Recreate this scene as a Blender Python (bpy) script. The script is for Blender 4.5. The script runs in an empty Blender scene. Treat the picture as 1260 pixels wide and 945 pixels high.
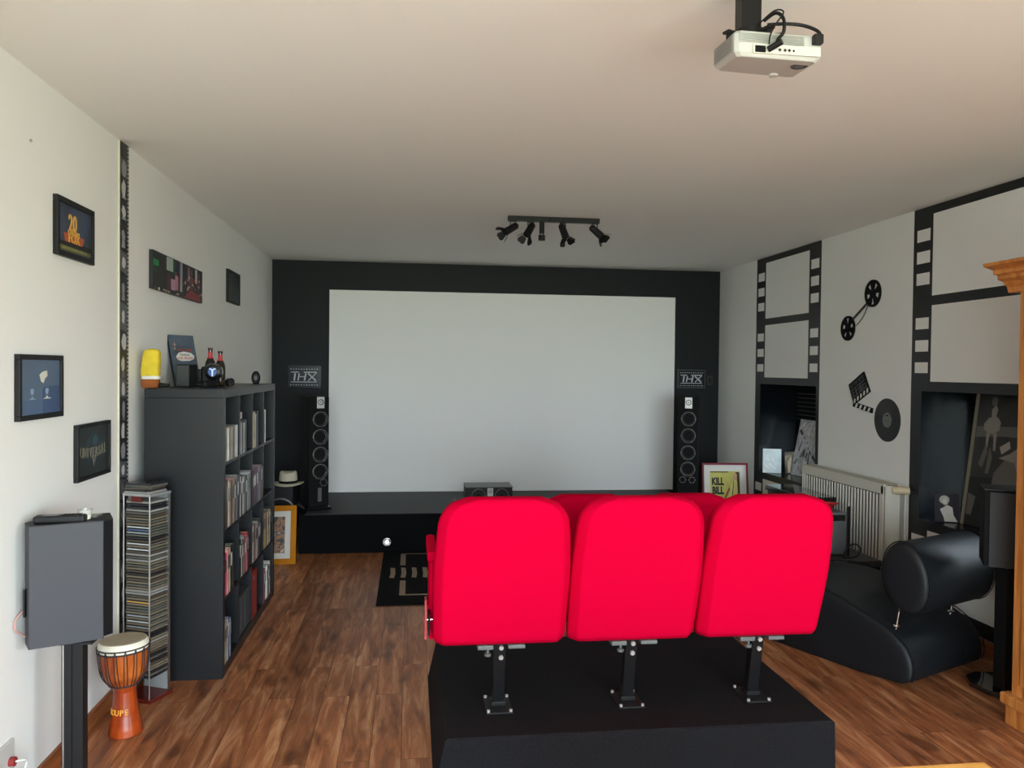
import bpy, math, random
from mathutils import Vector, Matrix, Euler
random.seed(7)
PI = math.pi
S = bpy.context.scene
COL = S.collection
V = Vector

# ------------------------------------------------------------------ materials
def lin(c):
    return tuple((x / 12.92 if x <= .04045 else ((x + .055) / 1.055) ** 2.4) for x in c)

def hexc(h):
    return lin(tuple(int(h[i:i + 2], 16) / 255 for i in (0, 2, 4)))

MATS = {}
def mat(name, col, rough=.5, metal=0., spec=.5, var=0., vscale=20., bump=0., bscale=200., coat=0., sheen=0., emit=0., stretch=None):
    if name in MATS:
        return MATS[name]
    m = bpy.data.materials.new(name)
    m.use_nodes = True
    nt = m.node_tree
    b = nt.nodes['Principled BSDF']
    c = hexc(col) if isinstance(col, str) else col
    b.inputs['Base Color'].default_value = (*c, 1)
    b.inputs['Roughness'].default_value = rough
    b.inputs['Metallic'].default_value = metal
    b.inputs['Specular IOR Level'].default_value = spec
    b.inputs['Coat Weight'].default_value = coat
    if sheen:
        b.inputs['Sheen Weight'].default_value = sheen
        b.inputs['Sheen Roughness'].default_value = .5
    if emit:
        b.inputs['Emission Color'].default_value = (*c, 1)
        b.inputs['Emission Strength'].default_value = emit
    tc = None
    if var or bump:
        tc = nt.nodes.new('ShaderNodeTexCoord')
        mp = nt.nodes.new('ShaderNodeMapping')
        nt.links.new(tc.outputs['Object'], mp.inputs[0])
        if stretch:
            mp.inputs['Scale'].default_value = stretch
    if var:
        n = nt.nodes.new('ShaderNodeTexNoise')
        n.inputs['Scale'].default_value = vscale
        n.inputs['Detail'].default_value = 5
        nt.links.new(mp.outputs[0], n.inputs['Vector'])
        r = nt.nodes.new('ShaderNodeValToRGB')
        r.color_ramp.elements[0].position = .3
        r.color_ramp.elements[1].position = .7
        r.color_ramp.elements[0].color = (*[x * (1 - var) for x in c], 1)
        r.color_ramp.elements[1].color = (*[min(1, x * (1 + var)) for x in c], 1)
        nt.links.new(n.outputs['Fac'], r.inputs[0])
        nt.links.new(r.outputs[0], b.inputs['Base Color'])
    if bump:
        n = nt.nodes.new('ShaderNodeTexNoise')
        n.inputs['Scale'].default_value = bscale
        n.inputs['Detail'].default_value = 3
        nt.links.new(mp.outputs[0], n.inputs['Vector'])
        bp = nt.nodes.new('ShaderNodeBump')
        bp.inputs['Strength'].default_value = bump
        bp.inputs['Distance'].default_value = .002
        nt.links.new(n.outputs['Fac'], bp.inputs['Height'])
        nt.links.new(bp.outputs[0], b.inputs['Normal'])
    MATS[name] = m
    return m

def floor_mat():
    m = bpy.data.materials.new('laminate_floor')
    m.use_nodes = True
    nt = m.node_tree; N = nt.nodes; L = nt.links
    b = N['Principled BSDF']
    tc = N.new('ShaderNodeTexCoord')
    sep = N.new('ShaderNodeSeparateXYZ'); L.new(tc.outputs['Object'], sep.inputs[0])
    cmb = N.new('ShaderNodeCombineXYZ')
    L.new(sep.outputs['Y'], cmb.inputs['X']); L.new(sep.outputs['X'], cmb.inputs['Y'])
    br = N.new('ShaderNodeTexBrick')
    br.offset = .37; br.offset_frequency = 2
    br.inputs['Scale'].default_value = 1
    br.inputs['Brick Width'].default_value = 1.05
    br.inputs['Row Height'].default_value = .128
    br.inputs['Mortar Size'].default_value = .0012
    br.inputs['Mortar Smooth'].default_value = .1
    br.inputs['Bias'].default_value = 0
    br.inputs['Color1'].default_value = (0, 0, 0, 1)
    br.inputs['Color2'].default_value = (1, 1, 1, 1)
    br.inputs['Mortar'].default_value = (.5, .5, .5, 1)
    L.new(cmb.outputs[0], br.inputs['Vector'])
    # grain: noise stretched along the plank, shifted per plank
    mp = N.new('ShaderNodeMapping'); mp.inputs['Scale'].default_value = (1.6, 13, 1)
    L.new(cmb.outputs[0], mp.inputs[0])
    addv = N.new('ShaderNodeVectorMath'); addv.operation = 'MULTIPLY_ADD'
    L.new(br.outputs['Color'], addv.inputs[0]); addv.inputs[1].default_value = (9, 5, 3)
    L.new(mp.outputs[0], addv.inputs[2])
    n1 = N.new('ShaderNodeTexNoise'); n1.inputs['Scale'].default_value = 1.6; n1.inputs['Detail'].default_value = 8; n1.inputs['Roughness'].default_value = .62; n1.inputs['Distortion'].default_value = .6
    L.new(addv.outputs[0], n1.inputs['Vector'])
    r1 = N.new('ShaderNodeValToRGB')
    e = r1.color_ramp.elements
    e[0].position = .28; e[0].color = (*hexc('663b26'), 1)
    e[1].position = .74; e[1].color = (*hexc('cfa079'), 1)
    k = r1.color_ramp.elements.new(.5); k.color = (*hexc('a0653f'), 1)
    L.new(n1.outputs['Fac'], r1.inputs[0])
    # plank tint
    r2 = N.new('ShaderNodeValToRGB')
    e = r2.color_ramp.elements
    e[0].position = 0; e[0].color = (.74, .69, .65, 1)
    e[1].position = 1; e[1].color = (1.16, 1.13, 1.1, 1)
    L.new(br.outputs['Color'], r2.inputs[0])
    mx = N.new('ShaderNodeMix'); mx.data_type = 'RGBA'; mx.blend_type = 'MULTIPLY'; mx.inputs[0].default_value = 1
    L.new(r1.outputs[0], mx.inputs[6]); L.new(r2.outputs[0], mx.inputs[7])
    # knots
    mp2 = N.new('ShaderNodeMapping'); mp2.inputs['Scale'].default_value = (2.2, 6, 1)
    L.new(cmb.outputs[0], mp2.inputs[0])
    n2 = N.new('ShaderNodeTexNoise'); n2.inputs['Scale'].default_value = 1.3; n2.inputs['Detail'].default_value = 2
    L.new(mp2.outputs[0], n2.inputs['Vector'])
    r3 = N.new('ShaderNodeValToRGB')
    e = r3.color_ramp.elements
    e[0].position = .3; e[0].color = (.35, .3, .28, 1)
    e[1].position = .42; e[1].color = (1, 1, 1, 1)
    L.new(n2.outputs['Fac'], r3.inputs[0])
    mx2 = N.new('ShaderNodeMix'); mx2.data_type = 'RGBA'; mx2.blend_type = 'MULTIPLY'; mx2.inputs[0].default_value = .8
    L.new(mx.outputs[2], mx2.inputs[6]); L.new(r3.outputs[0], mx2.inputs[7])
    # seams
    mx3 = N.new('ShaderNodeMix'); mx3.data_type = 'RGBA'; mx3.blend_type = 'MIX'
    L.new(br.outputs['Fac'], mx3.inputs[0]); L.new(mx2.outputs[2], mx3.inputs[6]); mx3.inputs[7].default_value = (*hexc('3a2014'), 1)
    L.new(mx3.outputs[2], b.inputs['Base Color'])
    b.inputs['Roughness'].default_value = .42
    bp = N.new('ShaderNodeBump'); bp.inputs['Strength'].default_value = .15; bp.inputs['Distance'].default_value = .001
    L.new(n1.outputs['Fac'], bp.inputs['Height']); L.new(bp.outputs[0], b.inputs['Normal'])
    return m

def wood_mat(name, c0, c1, stretch=(1, 1, 1), scale=6, rough=.45):
    m = bpy.data.materials.new(name); m.use_nodes = True
    nt = m.node_tree; N = nt.nodes; L = nt.links
    b = N['Principled BSDF']
    tc = N.new('ShaderNodeTexCoord'); mp = N.new('ShaderNodeMapping'); mp.inputs['Scale'].default_value = stretch
    L.new(tc.outputs['Object'], mp.inputs[0])
    n = N.new('ShaderNodeTexNoise'); n.inputs['Scale'].default_value = scale; n.inputs['Detail'].default_value = 6; n.inputs['Distortion'].default_value = .8
    L.new(mp.outputs[0], n.inputs['Vector'])
    r = N.new('ShaderNodeValToRGB')
    r.color_ramp.elements[0].position = .3; r.color_ramp.elements[0].color = (*hexc(c0), 1)
    r.color_ramp.elements[1].position = .7; r.color_ramp.elements[1].color = (*hexc(c1), 1)
    L.new(n.outputs['Fac'], r.inputs[0]); L.new(r.outputs[0], b.inputs['Base Color'])
    b.inputs['Roughness'].default_value = rough
    return m

def glass_mat():
    m = bpy.data.materials.new('window_glass'); m.use_nodes = True
    nt = m.node_tree; N = nt.nodes; L = nt.links
    N.remove(N['Principled BSDF'])
    t = N.new('ShaderNodeBsdfTransparent'); t.inputs[0].default_value = (.95, .97, .96, 1)
    g = N.new('ShaderNodeBsdfGlossy'); g.inputs['Roughness'].default_value = .02
    f = N.new('ShaderNodeFresnel'); f.inputs[0].default_value = 1.45
    mx = N.new('ShaderNodeMixShader')
    L.new(f.outputs[0], mx.inputs[0]); L.new(t.outputs[0], mx.inputs[1]); L.new(g.outputs[0], mx.inputs[2])
    L.new(mx.outputs[0], N['Material Output'].inputs[0])
    return m

def picture_mat(name, cols, scale=30, kind='noise', rough=.4, stretch=(1, 1, 1), spec=.5):
    """blotchy print of several colours"""
    m = bpy.data.materials.new(name); m.use_nodes = True
    nt = m.node_tree; N = nt.nodes; L = nt.links
    b = N['Principled BSDF']
    tc = N.new('ShaderNodeTexCoord'); mp = N.new('ShaderNodeMapping'); mp.inputs['Scale'].default_value = stretch
    L.new(tc.outputs['Object'], mp.inputs[0])
    if kind == 'noise':
        n = N.new('ShaderNodeTexNoise'); n.inputs['Scale'].default_value = scale; n.inputs['Detail'].default_value = 4
        L.new(mp.outputs[0], n.inputs['Vector']); src = n.outputs['Fac']
    else:
        n = N.new('ShaderNodeTexVoronoi'); n.inputs['Scale'].default_value = scale
        L.new(mp.outputs[0], n.inputs['Vector'])
        s = N.new('ShaderNodeSeparateColor'); L.new(n.outputs['Color'], s.inputs[0]); src = s.outputs[0]
    r = N.new('ShaderNodeValToRGB')
    lo, hi = (.3, .7) if kind == 'noise' else (0, 1)
    r.color_ramp.elements[0].position = lo; r.color_ramp.elements[0].color = (*hexc(cols[0]), 1)
    r.color_ramp.elements[1].position = hi; r.color_ramp.elements[1].color = (*hexc(cols[-1]), 1)
    for i, c in enumerate(cols[1:-1], 1):
        e = r.color_ramp.elements.new(lo + (hi - lo) * i / (len(cols) - 1)); e.color = (*hexc(c), 1)
    if kind != 'noise':
        r.color_ramp.interpolation = 'CONSTANT'
    L.new(src, r.inputs[0]); L.new(r.outputs[0], b.inputs['Base Color'])
    b.inputs['Roughness'].default_value = rough
    b.inputs['Specular IOR Level'].default_value = spec
    return m

M_floor = floor_mat()
M_wall = mat('white_wall_paint', (.80, .80, .78), .85, bump=.25, bscale=90)
M_ceil = mat('ceiling_paint', (.84, .83, .81), .9, bump=.15, bscale=70)
M_bwall = mat('black_wall_paint', (.009, .0105, .014), .6, spec=.3, bump=.2, bscale=90)
M_mural = mat('black_mural_paint', (.006, .007, .009), .42, bump=.15, bscale=80)
M_reveal = mat('black_gloss_reveal', (.004, .0055, .008), .2, spec=.5)
M_base = wood_mat('baseboard_wood', '6e3a1c', 'a9673a', (1, .25, 4), 14)
M_carpet = mat('black_carpet', (.010, .010, .012), .97, spec=.15, var=.35, vscale=140, bump=.5, bscale=500)
M_carpet2 = mat('stage_carpet', (.005, .0055, .007), .97, spec=.12, bump=.5, bscale=500)
M_red = mat('red_velour', (.56, .0004, .029), .95, spec=.03, sheen=.0, bump=.12, bscale=500)
M_redm = mat('red_painted_metal', (.42, .006, .02), .4)
M_blk = mat('black_metal', (.006, .006, .007), .4, spec=.3)
M_blkp = mat('black_plastic', (.009, .009, .010), .5, spec=.3)
M_blkm = mat('matt_black', (.004, .004, .005), .75, spec=.2)
M_gloss = mat('gloss_black', (.006, .006, .007), .12, coat=.5)
M_leather = mat('black_leather', (.006, .007, .009), .55, spec=.3, bump=.35, bscale=260)
M_chrome = mat('chrome', (.75, .75, .75), .15, 1.)
M_steel = mat('brushed_steel', (.5, .5, .5), .3, 1.)
M_bolt = mat('bolt_zinc', (.62, .58, .56), .45, .6)
M_greym = mat('grey_bracket', (.12, .13, .13), .5, .3)
M_white = mat('white_plastic', (.52, .52, .50), .5)
M_rad = mat('radiator_enamel', (.66, .63, .55), .35)
M_radin = mat('radiator_grille', (.5, .47, .40), .5)
M_cream = mat('cream_plastic', (.62, .52, .33), .45)
M_screen = mat('projection_screen', (.90, .90, .90), .8)
M_scrrim = mat('screen_edge', (.86, .86, .85), .5)
M_shelf = mat('black_brown_shelf', '131519', .38, spec=.42, var=.05, vscale=8)
M_spkgrey = mat('speaker_grey_laminate', '2f3037', .55, bump=.1, bscale=300)
M_pine = wood_mat('pine_wardrobe', 'a05d28', 'd08b48', (6, 6, .5), 5, .4)
M_table = wood_mat('light_pine_table', 'c07e36', 'e0a757', (1, 6, 6), 5, .4)
M_walnut = wood_mat('walnut_front', '33221c', '5a3d31', (3, .5, 5), 10, .4)
M_djembe = wood_mat('djembe_wood', '6e1f0c', 'b04a18', (2, 2, .7), 7, .22)
M_djembe2 = wood_mat('djembe_bowl_wood', '8a3410', 'c26a2c', (3, 3, .8), 7, .22)
M_skin = mat('drum_skin', '9c9078', .6, var=.1, vscale=12)
M_skinrim = mat('drum_skin_rim', 'e0dac8', .6)
M_rope = mat('drum_rope', (.02, .012, .014), .7)
M_gold = mat('yellow_paint', 'e8a53a', .5)
M_redwood = mat('red_stained_wood', '5a1710', .3)
M_paper = mat('white_card', 'd8d6d0', .7)
M_hat = mat('straw_hat', 'cfc8b4', .8, bump=.8, bscale=700)
M_glass = glass_mat()
M_cone = mat('woofer_cone', (.014, .014, .015), .45)
M_ring = mat('driver_ring', (.13, .132, .135), .4, .2)
M_alu = mat('tweeter_plate', (.55, .55, .54), .4, .2)

# ------------------------------------------------------------------ mesh builder
class MB:
    def __init__(s):
        s.v = []; s.f = []; s.m = []; s.sm = []; s.mats = []
    def mi(s, m):
        if m not in s.mats: s.mats.append(m)
        return s.mats.index(m)
    def add(s, vs, fs, m, smooth=False, T=None):
        o = len(s.v); k = s.mi(m)
        for p in vs:
            p = V(p)
            s.v.append(T @ p if T is not None else p)
        for f in fs:
            s.f.append([i + o for i in f]); s.m.append(k); s.sm.append(smooth)
        return s
    def box(s, a, b, m, T=None):
        x0, y0, z0 = [min(p, q) for p, q in zip(a, b)]; x1, y1, z1 = [max(p, q) for p, q in zip(a, b)]
        vs = [(x0, y0, z0), (x1, y0, z0), (x1, y1, z0), (x0, y1, z0), (x0, y0, z1), (x1, y0, z1), (x1, y1, z1), (x0, y1, z1)]
        return s.add(vs, [(0, 3, 2, 1), (4, 5, 6, 7), (0, 1, 5, 4), (1, 2, 6, 5), (2, 3, 7, 6), (3, 0, 4, 7)], m, T=T)
    def prism(s, poly, h0, h1, m, axis='z', T=None, smooth=False):
        n = len(poly)
        def P(p, h):
            return {'z': (p[0], p[1], h), 'x': (h, p[0], p[1]), 'y': (p[0], h, p[1])}[axis]
        vs = [P(p, h0) for p in poly] + [P(p, h1) for p in poly]
        s.add(vs, [tuple(range(n))[::-1], tuple(range(n, 2 * n))], m, T=T)
        return s.add(vs, [(i, (i + 1) % n, n + (i + 1) % n, n + i) for i in range(n)], m, smooth, T=T)
    def cyl(s, p0, p1, r, m, n=20, r1=None, caps=True, smooth=True):
        p0 = V(p0); p1 = V(p1); d = (p1 - p0); q = d.to_track_quat('Z', 'Y')
        if r1 is None: r1 = r
        vs = []
        for i in range(n):
            a = 2 * PI * i / n
            vs.append(p0 + q @ V((r * math.cos(a), r * math.sin(a), 0)))
        for i in range(n):
            a = 2 * PI * i / n
            vs.append(p1 + q @ V((r1 * math.cos(a), r1 * math.sin(a), 0)))
        s.add(vs, [(i, (i + 1) % n, n + (i + 1) % n, n + i) for i in range(n)], m, smooth)
        if caps: s.add(vs, [tuple(range(n))[::-1], tuple(range(n, 2 * n))], m)
        return s
    def lathe(s, prof, m, T=None, n=32, mats=None):
        """prof: (r,z) list revolved about z"""
        for i in range(len(prof) - 1):
            (r0, z0), (r1, z1) = prof[i], prof[i + 1]
            vs = []
            for k in range(n):
                a = 2 * PI * k / n; vs.append((r0 * math.cos(a), r0 * math.sin(a), z0))
            for k in range(n):
                a = 2 * PI * k / n; vs.append((r1 * math.cos(a), r1 * math.sin(a), z1))
            s.add(vs, [(k, (k + 1) % n, n + (k + 1) % n, n + k) for k in range(n)], mats[i] if mats else m, True, T)
        return s
    def tube(s, pts, r, m, n=8, cyc=False):
        pts = [V(p) for p in pts]
        # catmull-rom
        P = []
        N = len(pts)
        rng = range(N) if cyc else range(N - 1)
        for i in rng:
            p0 = pts[(i - 1) % N] if (cyc or i > 0) else pts[0]
            p1 = pts[i]; p2 = pts[(i + 1) % N]
            p3 = pts[(i + 2) % N] if (cyc or i + 2 < N) else pts[-1]
            for k in range(6):
                t = k / 6
                P.append(.5 * ((2 * p1) + (-p0 + p2) * t + (2 * p0 - 5 * p1 + 4 * p2 - p3) * t * t + (-p0 + 3 * p1 - 3 * p2 + p3) * t ** 3))
        if not cyc: P.append(pts[-1])
        K = len(P); vs = []
        up = V((0, 0, 1))
        prev = None
        for i in range(K):
            a = P[(i - 1) % K] if (cyc or i > 0) else P[0]
            b = P[(i + 1) % K] if (cyc or i < K - 1) else P[-1]
            d = (b - a).normalized()
            if prev is None:
                u = d.orthogonal().normalized()
            else:
                u = (prev - d * prev.dot(d)).normalized()
            prev = u; w = d.cross(u)
            for k in range(n):
                an = 2 * PI * k / n
                vs.append(P[i] + u * r * math.cos(an) + w * r * math.sin(an))
        fs = []
        for i in range(K if cyc else K - 1):
            j = (i + 1) % K
            for k in range(n):
                fs.append((i * n + k, i * n + (k + 1) % n, j * n + (k + 1) % n, j * n + k))
        s.add(vs, fs, m, True)
        if not cyc:
            s.add(vs[:n], [tuple(range(n))[::-1]], m); s.add(vs[-n:], [tuple(range(n))], m)
        return s
    def loft(s, rings, m, smooth=True, caps=True, T=None):
        n = len(rings[0]); vs = [p for r in rings for p in r]; fs = []
        for i in range(len(rings) - 1):
            for k in range(n):
                fs.append((i * n + k, i * n + (k + 1) % n, (i + 1) * n + (k + 1) % n, (i + 1) * n + k))
        if caps:
            fs.append(tuple(range(n))[::-1]); fs.append(tuple(range((len(rings) - 1) * n, len(rings) * n)))
        return s.add(vs, fs, m, smooth, T)
    def text(s, body, size, m, T, depth=.001, align='CENTER', width=1., bold=0.):
        cu = bpy.data.curves.new('t', 'FONT'); cu.body = body; cu.size = size; cu.extrude = depth
        cu.align_x = align; cu.align_y = 'CENTER'; cu.offset = bold; cu.resolution_u = 3
        ob = bpy.data.objects.new('t', cu); COL.objects.link(ob)
        dg = bpy.context.evaluated_depsgraph_get(); dg.update()
        me = bpy.data.meshes.new_from_object(ob.evaluated_get(dg))
        vs = [(v.co.x * width, v.co.y, v.co.z) for v in me.vertices]
        fs = [tuple(p.vertices) for p in me.polygons]
        s.add(vs, fs, m, False, T)
        bpy.data.objects.remove(ob); bpy.data.curves.remove(cu); bpy.data.meshes.remove(me)
        return s
    def build(s, name, parent=None, bevel=0, seg=2, subd=0, origin=None):
        xs = [p.x for p in s.v]; ys = [p.y for p in s.v]; zs = [p.z for p in s.v]
        c = V(((min(xs) + max(xs)) / 2, (min(ys) + max(ys)) / 2, min(zs))) if origin is None else V(origin)
        me = bpy.data.meshes.new(name)
        me.from_pydata([p - c for p in s.v], [], s.f)
        for m in s.mats: me.materials.append(m)
        for i, p in enumerate(me.polygons):
            p.material_index = s.m[i]; p.use_smooth = s.sm[i]
        me.validate(); me.update()
        ob = bpy.data.objects.new(name, me); COL.objects.link(ob)
        DO[ob] = c
        if parent is not None:
            ob.parent = parent; ob.location = c - DO[parent]
        else:
            ob.location = c
        if bevel:
            b = ob.modifiers.new('bevel', 'BEVEL'); b.width = bevel; b.segments = seg; b.limit_method = 'ANGLE'; b.angle_limit = math.radians(50)
            b.harden_normals = False
        if subd:
            d = ob.modifiers.new('sub', 'SUBSURF'); d.levels = subd; d.render_levels = subd
        return ob

DO = {}   # design-space origin of every object

def tag(o, label, cat, group=None):
    o['label'] = label; o['category'] = cat
    if group: o['group'] = group
    return o
def thing(name, label, cat, loc=(0, 0, 0), group=None):
    o = bpy.data.objects.new(name, None); o.empty_display_size = .1
    COL.objects.link(o); o.location = loc; DO[o] = V(loc)
    return tag(o, label, cat, group)
def struct(o):
    o['kind'] = 'structure'; return o
def dup(root, label=None, group=None):
    r = root.copy(); COL.objects.link(r)
    if label: r['label'] = label
    if group: r['group'] = group
    for ch in list(root.children):
        c = ch.copy(); COL.objects.link(c); c.parent = r
        for g in list(ch.children):
            d = g.copy(); COL.objects.link(d); d.parent = c
    return r
def place(o, loc, rot=(0, 0, 0)):
    o.location = loc; o.rotation_euler = rot; return o

def axes(origin, right, up):
    r = V(right).normalized(); u = V(up).normalized(); n = r.cross(u)
    return Matrix(((r.x, u.x, n.x, origin[0]), (r.y, u.y, n.y, origin[1]), (r.z, u.z, n.z, origin[2]), (0, 0, 0, 1)))

# ------------------------------------------------------------------ room
XL, XR, H, YB, YR = -1.395, 3.295, 2.684, 8.225, -1.7
XW = 3.74     # window plane in the right wall niches
struct(MB().box((XL - .2, YR - .2, -.12), (XW + .1, YB + .2, 0), M_floor).build('floor'))
struct(MB().box((XL - .2, YR - .2, H), (XW + .1, YB + .2, H + .12), M_ceil).build('ceiling'))
struct(MB().box((XL - .2, YR - .2, 0), (XL, YB + .2, H), M_wall).build('wall_left'))
struct(MB().box((XL, YB, 0), (XR, YB + .2, H), M_bwall).build('wall_back'))

def grid_wall(us, ws, cell, P, mb):
    us = sorted(set(round(u, 4) for u in us)); ws = sorted(set(round(w, 4) for w in ws))
    for i in range(len(us) - 1):
        for j in range(len(ws) - 1):
            m = cell((us[i] + us[i + 1]) / 2, (ws[j] + ws[j + 1]) / 2)
            if m is None: continue
            mb.add([P(us[i], ws[j]), P(us[i + 1], ws[j]), P(us[i + 1], ws[j + 1]), P(us[i], ws[j + 1])], [(0, 1, 2, 3)], m)

HZ = [(2.467, 2.545), (2.325, 2.403), (2.185, 2.262), (1.898, 1.972), (1.752, 1.826), (1.612, 1.682), (.480, .556), (.338, .414), (.196, .272)]
PZ = [(2.108, 2.630), (1.558, 2.046), (.170, .602)]
murals = [(7.30, 6.09), (4.895, 3.685)]     # far edge, near edge
niches = [(7.19, 6.14), (4.785, 3.735)]
NZ = (.665, 1.495)
DW = (-1.1, .7, .08, 2.2)    # patio door in the right wall beside the camera
def wall_cell(y, z):
    for (a, b) in niches:
        if b < y < a and NZ[0] < z < NZ[1]: return None
    if DW[0] < y < DW[1] and DW[2] < z < DW[3]: return None
    for (a, b) in murals:
        if b < y < a and z > .08:
            if b + .195 < y < a - .195:
                return M_wall if any(p < z < q for p, q in PZ) else M_mural
            if (a - .168 < y < a - .035) or (b + .035 < y < b + .165):
                return M_wall if any(p < z < q for p, q in HZ) else M_mural
            return M_mural
    return M_wall
us = [YR - .2, YB + .2, DW[0], DW[1]]; ws = [0, H, .08, DW[3]] + [q for p in HZ + PZ for q in p] + list(NZ)
for (a, b) in murals: us += [a, b, a - .195, b + .195, a - .168, a - .035, b + .035, b + .165]
for p in niches: us += list(p)
wr = MB()
grid_wall(us, ws, wall_cell, lambda y, z: (XR, y, z), wr)
for (a, b) in niches:
    z0, z1 = NZ
    wr.add([(XR, a, z0), (XW, a, z0), (XW, a, z1), (XR, a, z1)], [(0, 1, 2, 3)], M_reveal)
    wr.add([(XR, b, z0), (XW, b, z0), (XW, b, z1), (XR, b, z1)], [(0, 1, 2, 3)], M_reveal)
    wr.add([(XR, a, z0), (XW, a, z0), (XW, b, z0), (XR, b, z0)], [(0, 1, 2, 3)], M_reveal)
    wr.add([(XR, a, z1), (XW, a, z1), (XW, b, z1), (XR, b, z1)], [(0, 1, 2, 3)], M_reveal)
for q4 in ([(DW[0], DW[2]), (DW[1], DW[2])], [(DW[1], DW[2]), (DW[1], DW[3])], [(DW[1], DW[3]), (DW[0], DW[3])], [(DW[0], DW[3]), (DW[0], DW[2])]):
    (ya, za), (yb, zb) = q4
    wr.add([(XR, ya, za), (XW, ya, za), (XW, yb, zb), (XR, yb, zb)], [(0, 1, 2, 3)], M_wall)
# outer skin so that the daylight only enters through the windows
grid_wall(us, ws, lambda y, z: None if (any(b < y < a and NZ[0] < z < NZ[1] for a, b in niches) or (DW[0] < y < DW[1] and DW[2] < z < DW[3])) else M_wall, lambda y, z: (XW, y, z), wr)
struct(wr.build('wall_right'))

# rear wall with a wide glazed opening
ox0, ox1, oz0, oz1 = -1.1, 2.95, .08, 2.45
rw = MB()
rw.box((XL, YR - .2, 0), (ox0, YR, H), M_wall).box((ox1, YR - .2, 0), (XR, YR, H), M_wall)
rw.box((ox0, YR - .2, oz1), (ox1, YR, H), M_wall).box((ox0, YR - .2, 0), (ox1, YR, oz0), M_wall)
struct(rw.build('wall_rear'))
def window(name, axis, pos, u0, u1, z0, z1, n, t=.05, fw=.055):
    fr = MB(); gl = MB()
    def bx(mb, a0, a1, b0, b1, d0, d1, m):
        if axis == 'y': mb.box((a0, pos + d0, b0), (a1, pos + d1, b1), m)
        else: mb.box((pos + d0, a0, b0), (pos + d1, a1, b1), m)
    fm = M_blkm if name in ('window_1', 'window_2') else M_white
    bx(fr, u0, u1, z0, z0 + fw, 0, t, fm); bx(fr, u0, u1, z1 - fw, z1, 0, t, fm)
    for i in range(n + 1):
        c = u0 + (u1 - u0) * i / n
        a = max(u0, c - fw / 2 if 0 < i < n else (c if i == 0 else c - fw)); b = min(u1, a + fw)
        bx(fr, a, b, z0 + fw, z1 - fw, 0, t, fm)
    bx(gl, u0 + .01, u1 - .01, z0 + .01, z1 - .01, t * .4, t * .5, M_glass)
    f = struct(fr.build(name)); g = gl.build('glass_pane', f)
    return f
window('window_3', 'y', YR - .12, ox0, ox1, oz0, oz1, 3)
window('window_1', 'x', XW - .06, niches[0][1], niches[0][0], NZ[0], NZ[1], 1)
window('window_2', 'x', XW - .06, niches[1][1], niches[1][0], NZ[0], NZ[1], 1)

window('window_4', 'x', XW - .12, DW[0], DW[1], DW[2], DW[3], 3)
# baseboards
struct(MB().box((XL, YR, 0), (XL + .014, 6.9, .08), M_base).build('baseboard_left', bevel=.003))
struct(MB().box((XR - .014, .72, 0), (XR, YB, .08), M_base).build('baseboard_right', bevel=.003))

# stage
st = struct(MB().box((-.95, 6.96, 0), (2.755, YB, .335), M_carpet2).build('trim_1', bevel=.006))
st['label'] = 'low black carpeted stage under the projection screen'
# stage top band facing the room: glossier sheet, lighter colour paints the light it receives
struct(MB().box((-.90, 6.97, .335), (2.70, YB - .01, .340), mat('stage_top_lit_sheet', (.022, .025, .031), .6)).build('stage_top_light_sheet'))
# stage spotlight
t = thing('stage_spotlight', 'small round silver spotlight glowing on the front of the black stage', 'spotlight', (-.199, 6.955, .057))
T = axes((-.199, 6.96, .092), (1, 0, 0), (0, 0, 1))
MB().lathe([(0, .004), (.018, .004)], M_chrome, T, 24, [mat('lit_bulb', (.9, .95, 1), .4, emit=1.2)]).build('bulb', t)
MB().lathe([(.018, .004), (.024, .002), (.030, .010), (.037, .008), (.038, 0)], M_chrome, T, 24).build('bezel', t)

# ------------------------------------------------------------------ projection screen
t = thing('projection_screen', 'huge white projection screen fixed on the black wall', 'projection screen', (.98, YB - .06, .345))
MB().box((-.815, YB - .045, .352), (2.772, YB - .035, 2.380), M_screen).build('screen_surface', t)
fr = MB()
fr.box((-.825, YB - .05, .342), (2.782, YB, .352), M_scrrim).box((-.825, YB - .05, 2.380), (2.782, YB, 2.390), M_scrrim)
fr.box((-.825, YB - .05, .352), (-.815, YB, 2.380), M_scrrim).box((2.772, YB - .05, .352), (2.782, YB, 2.380), M_scrrim)
fr.build('frame', t)

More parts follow.
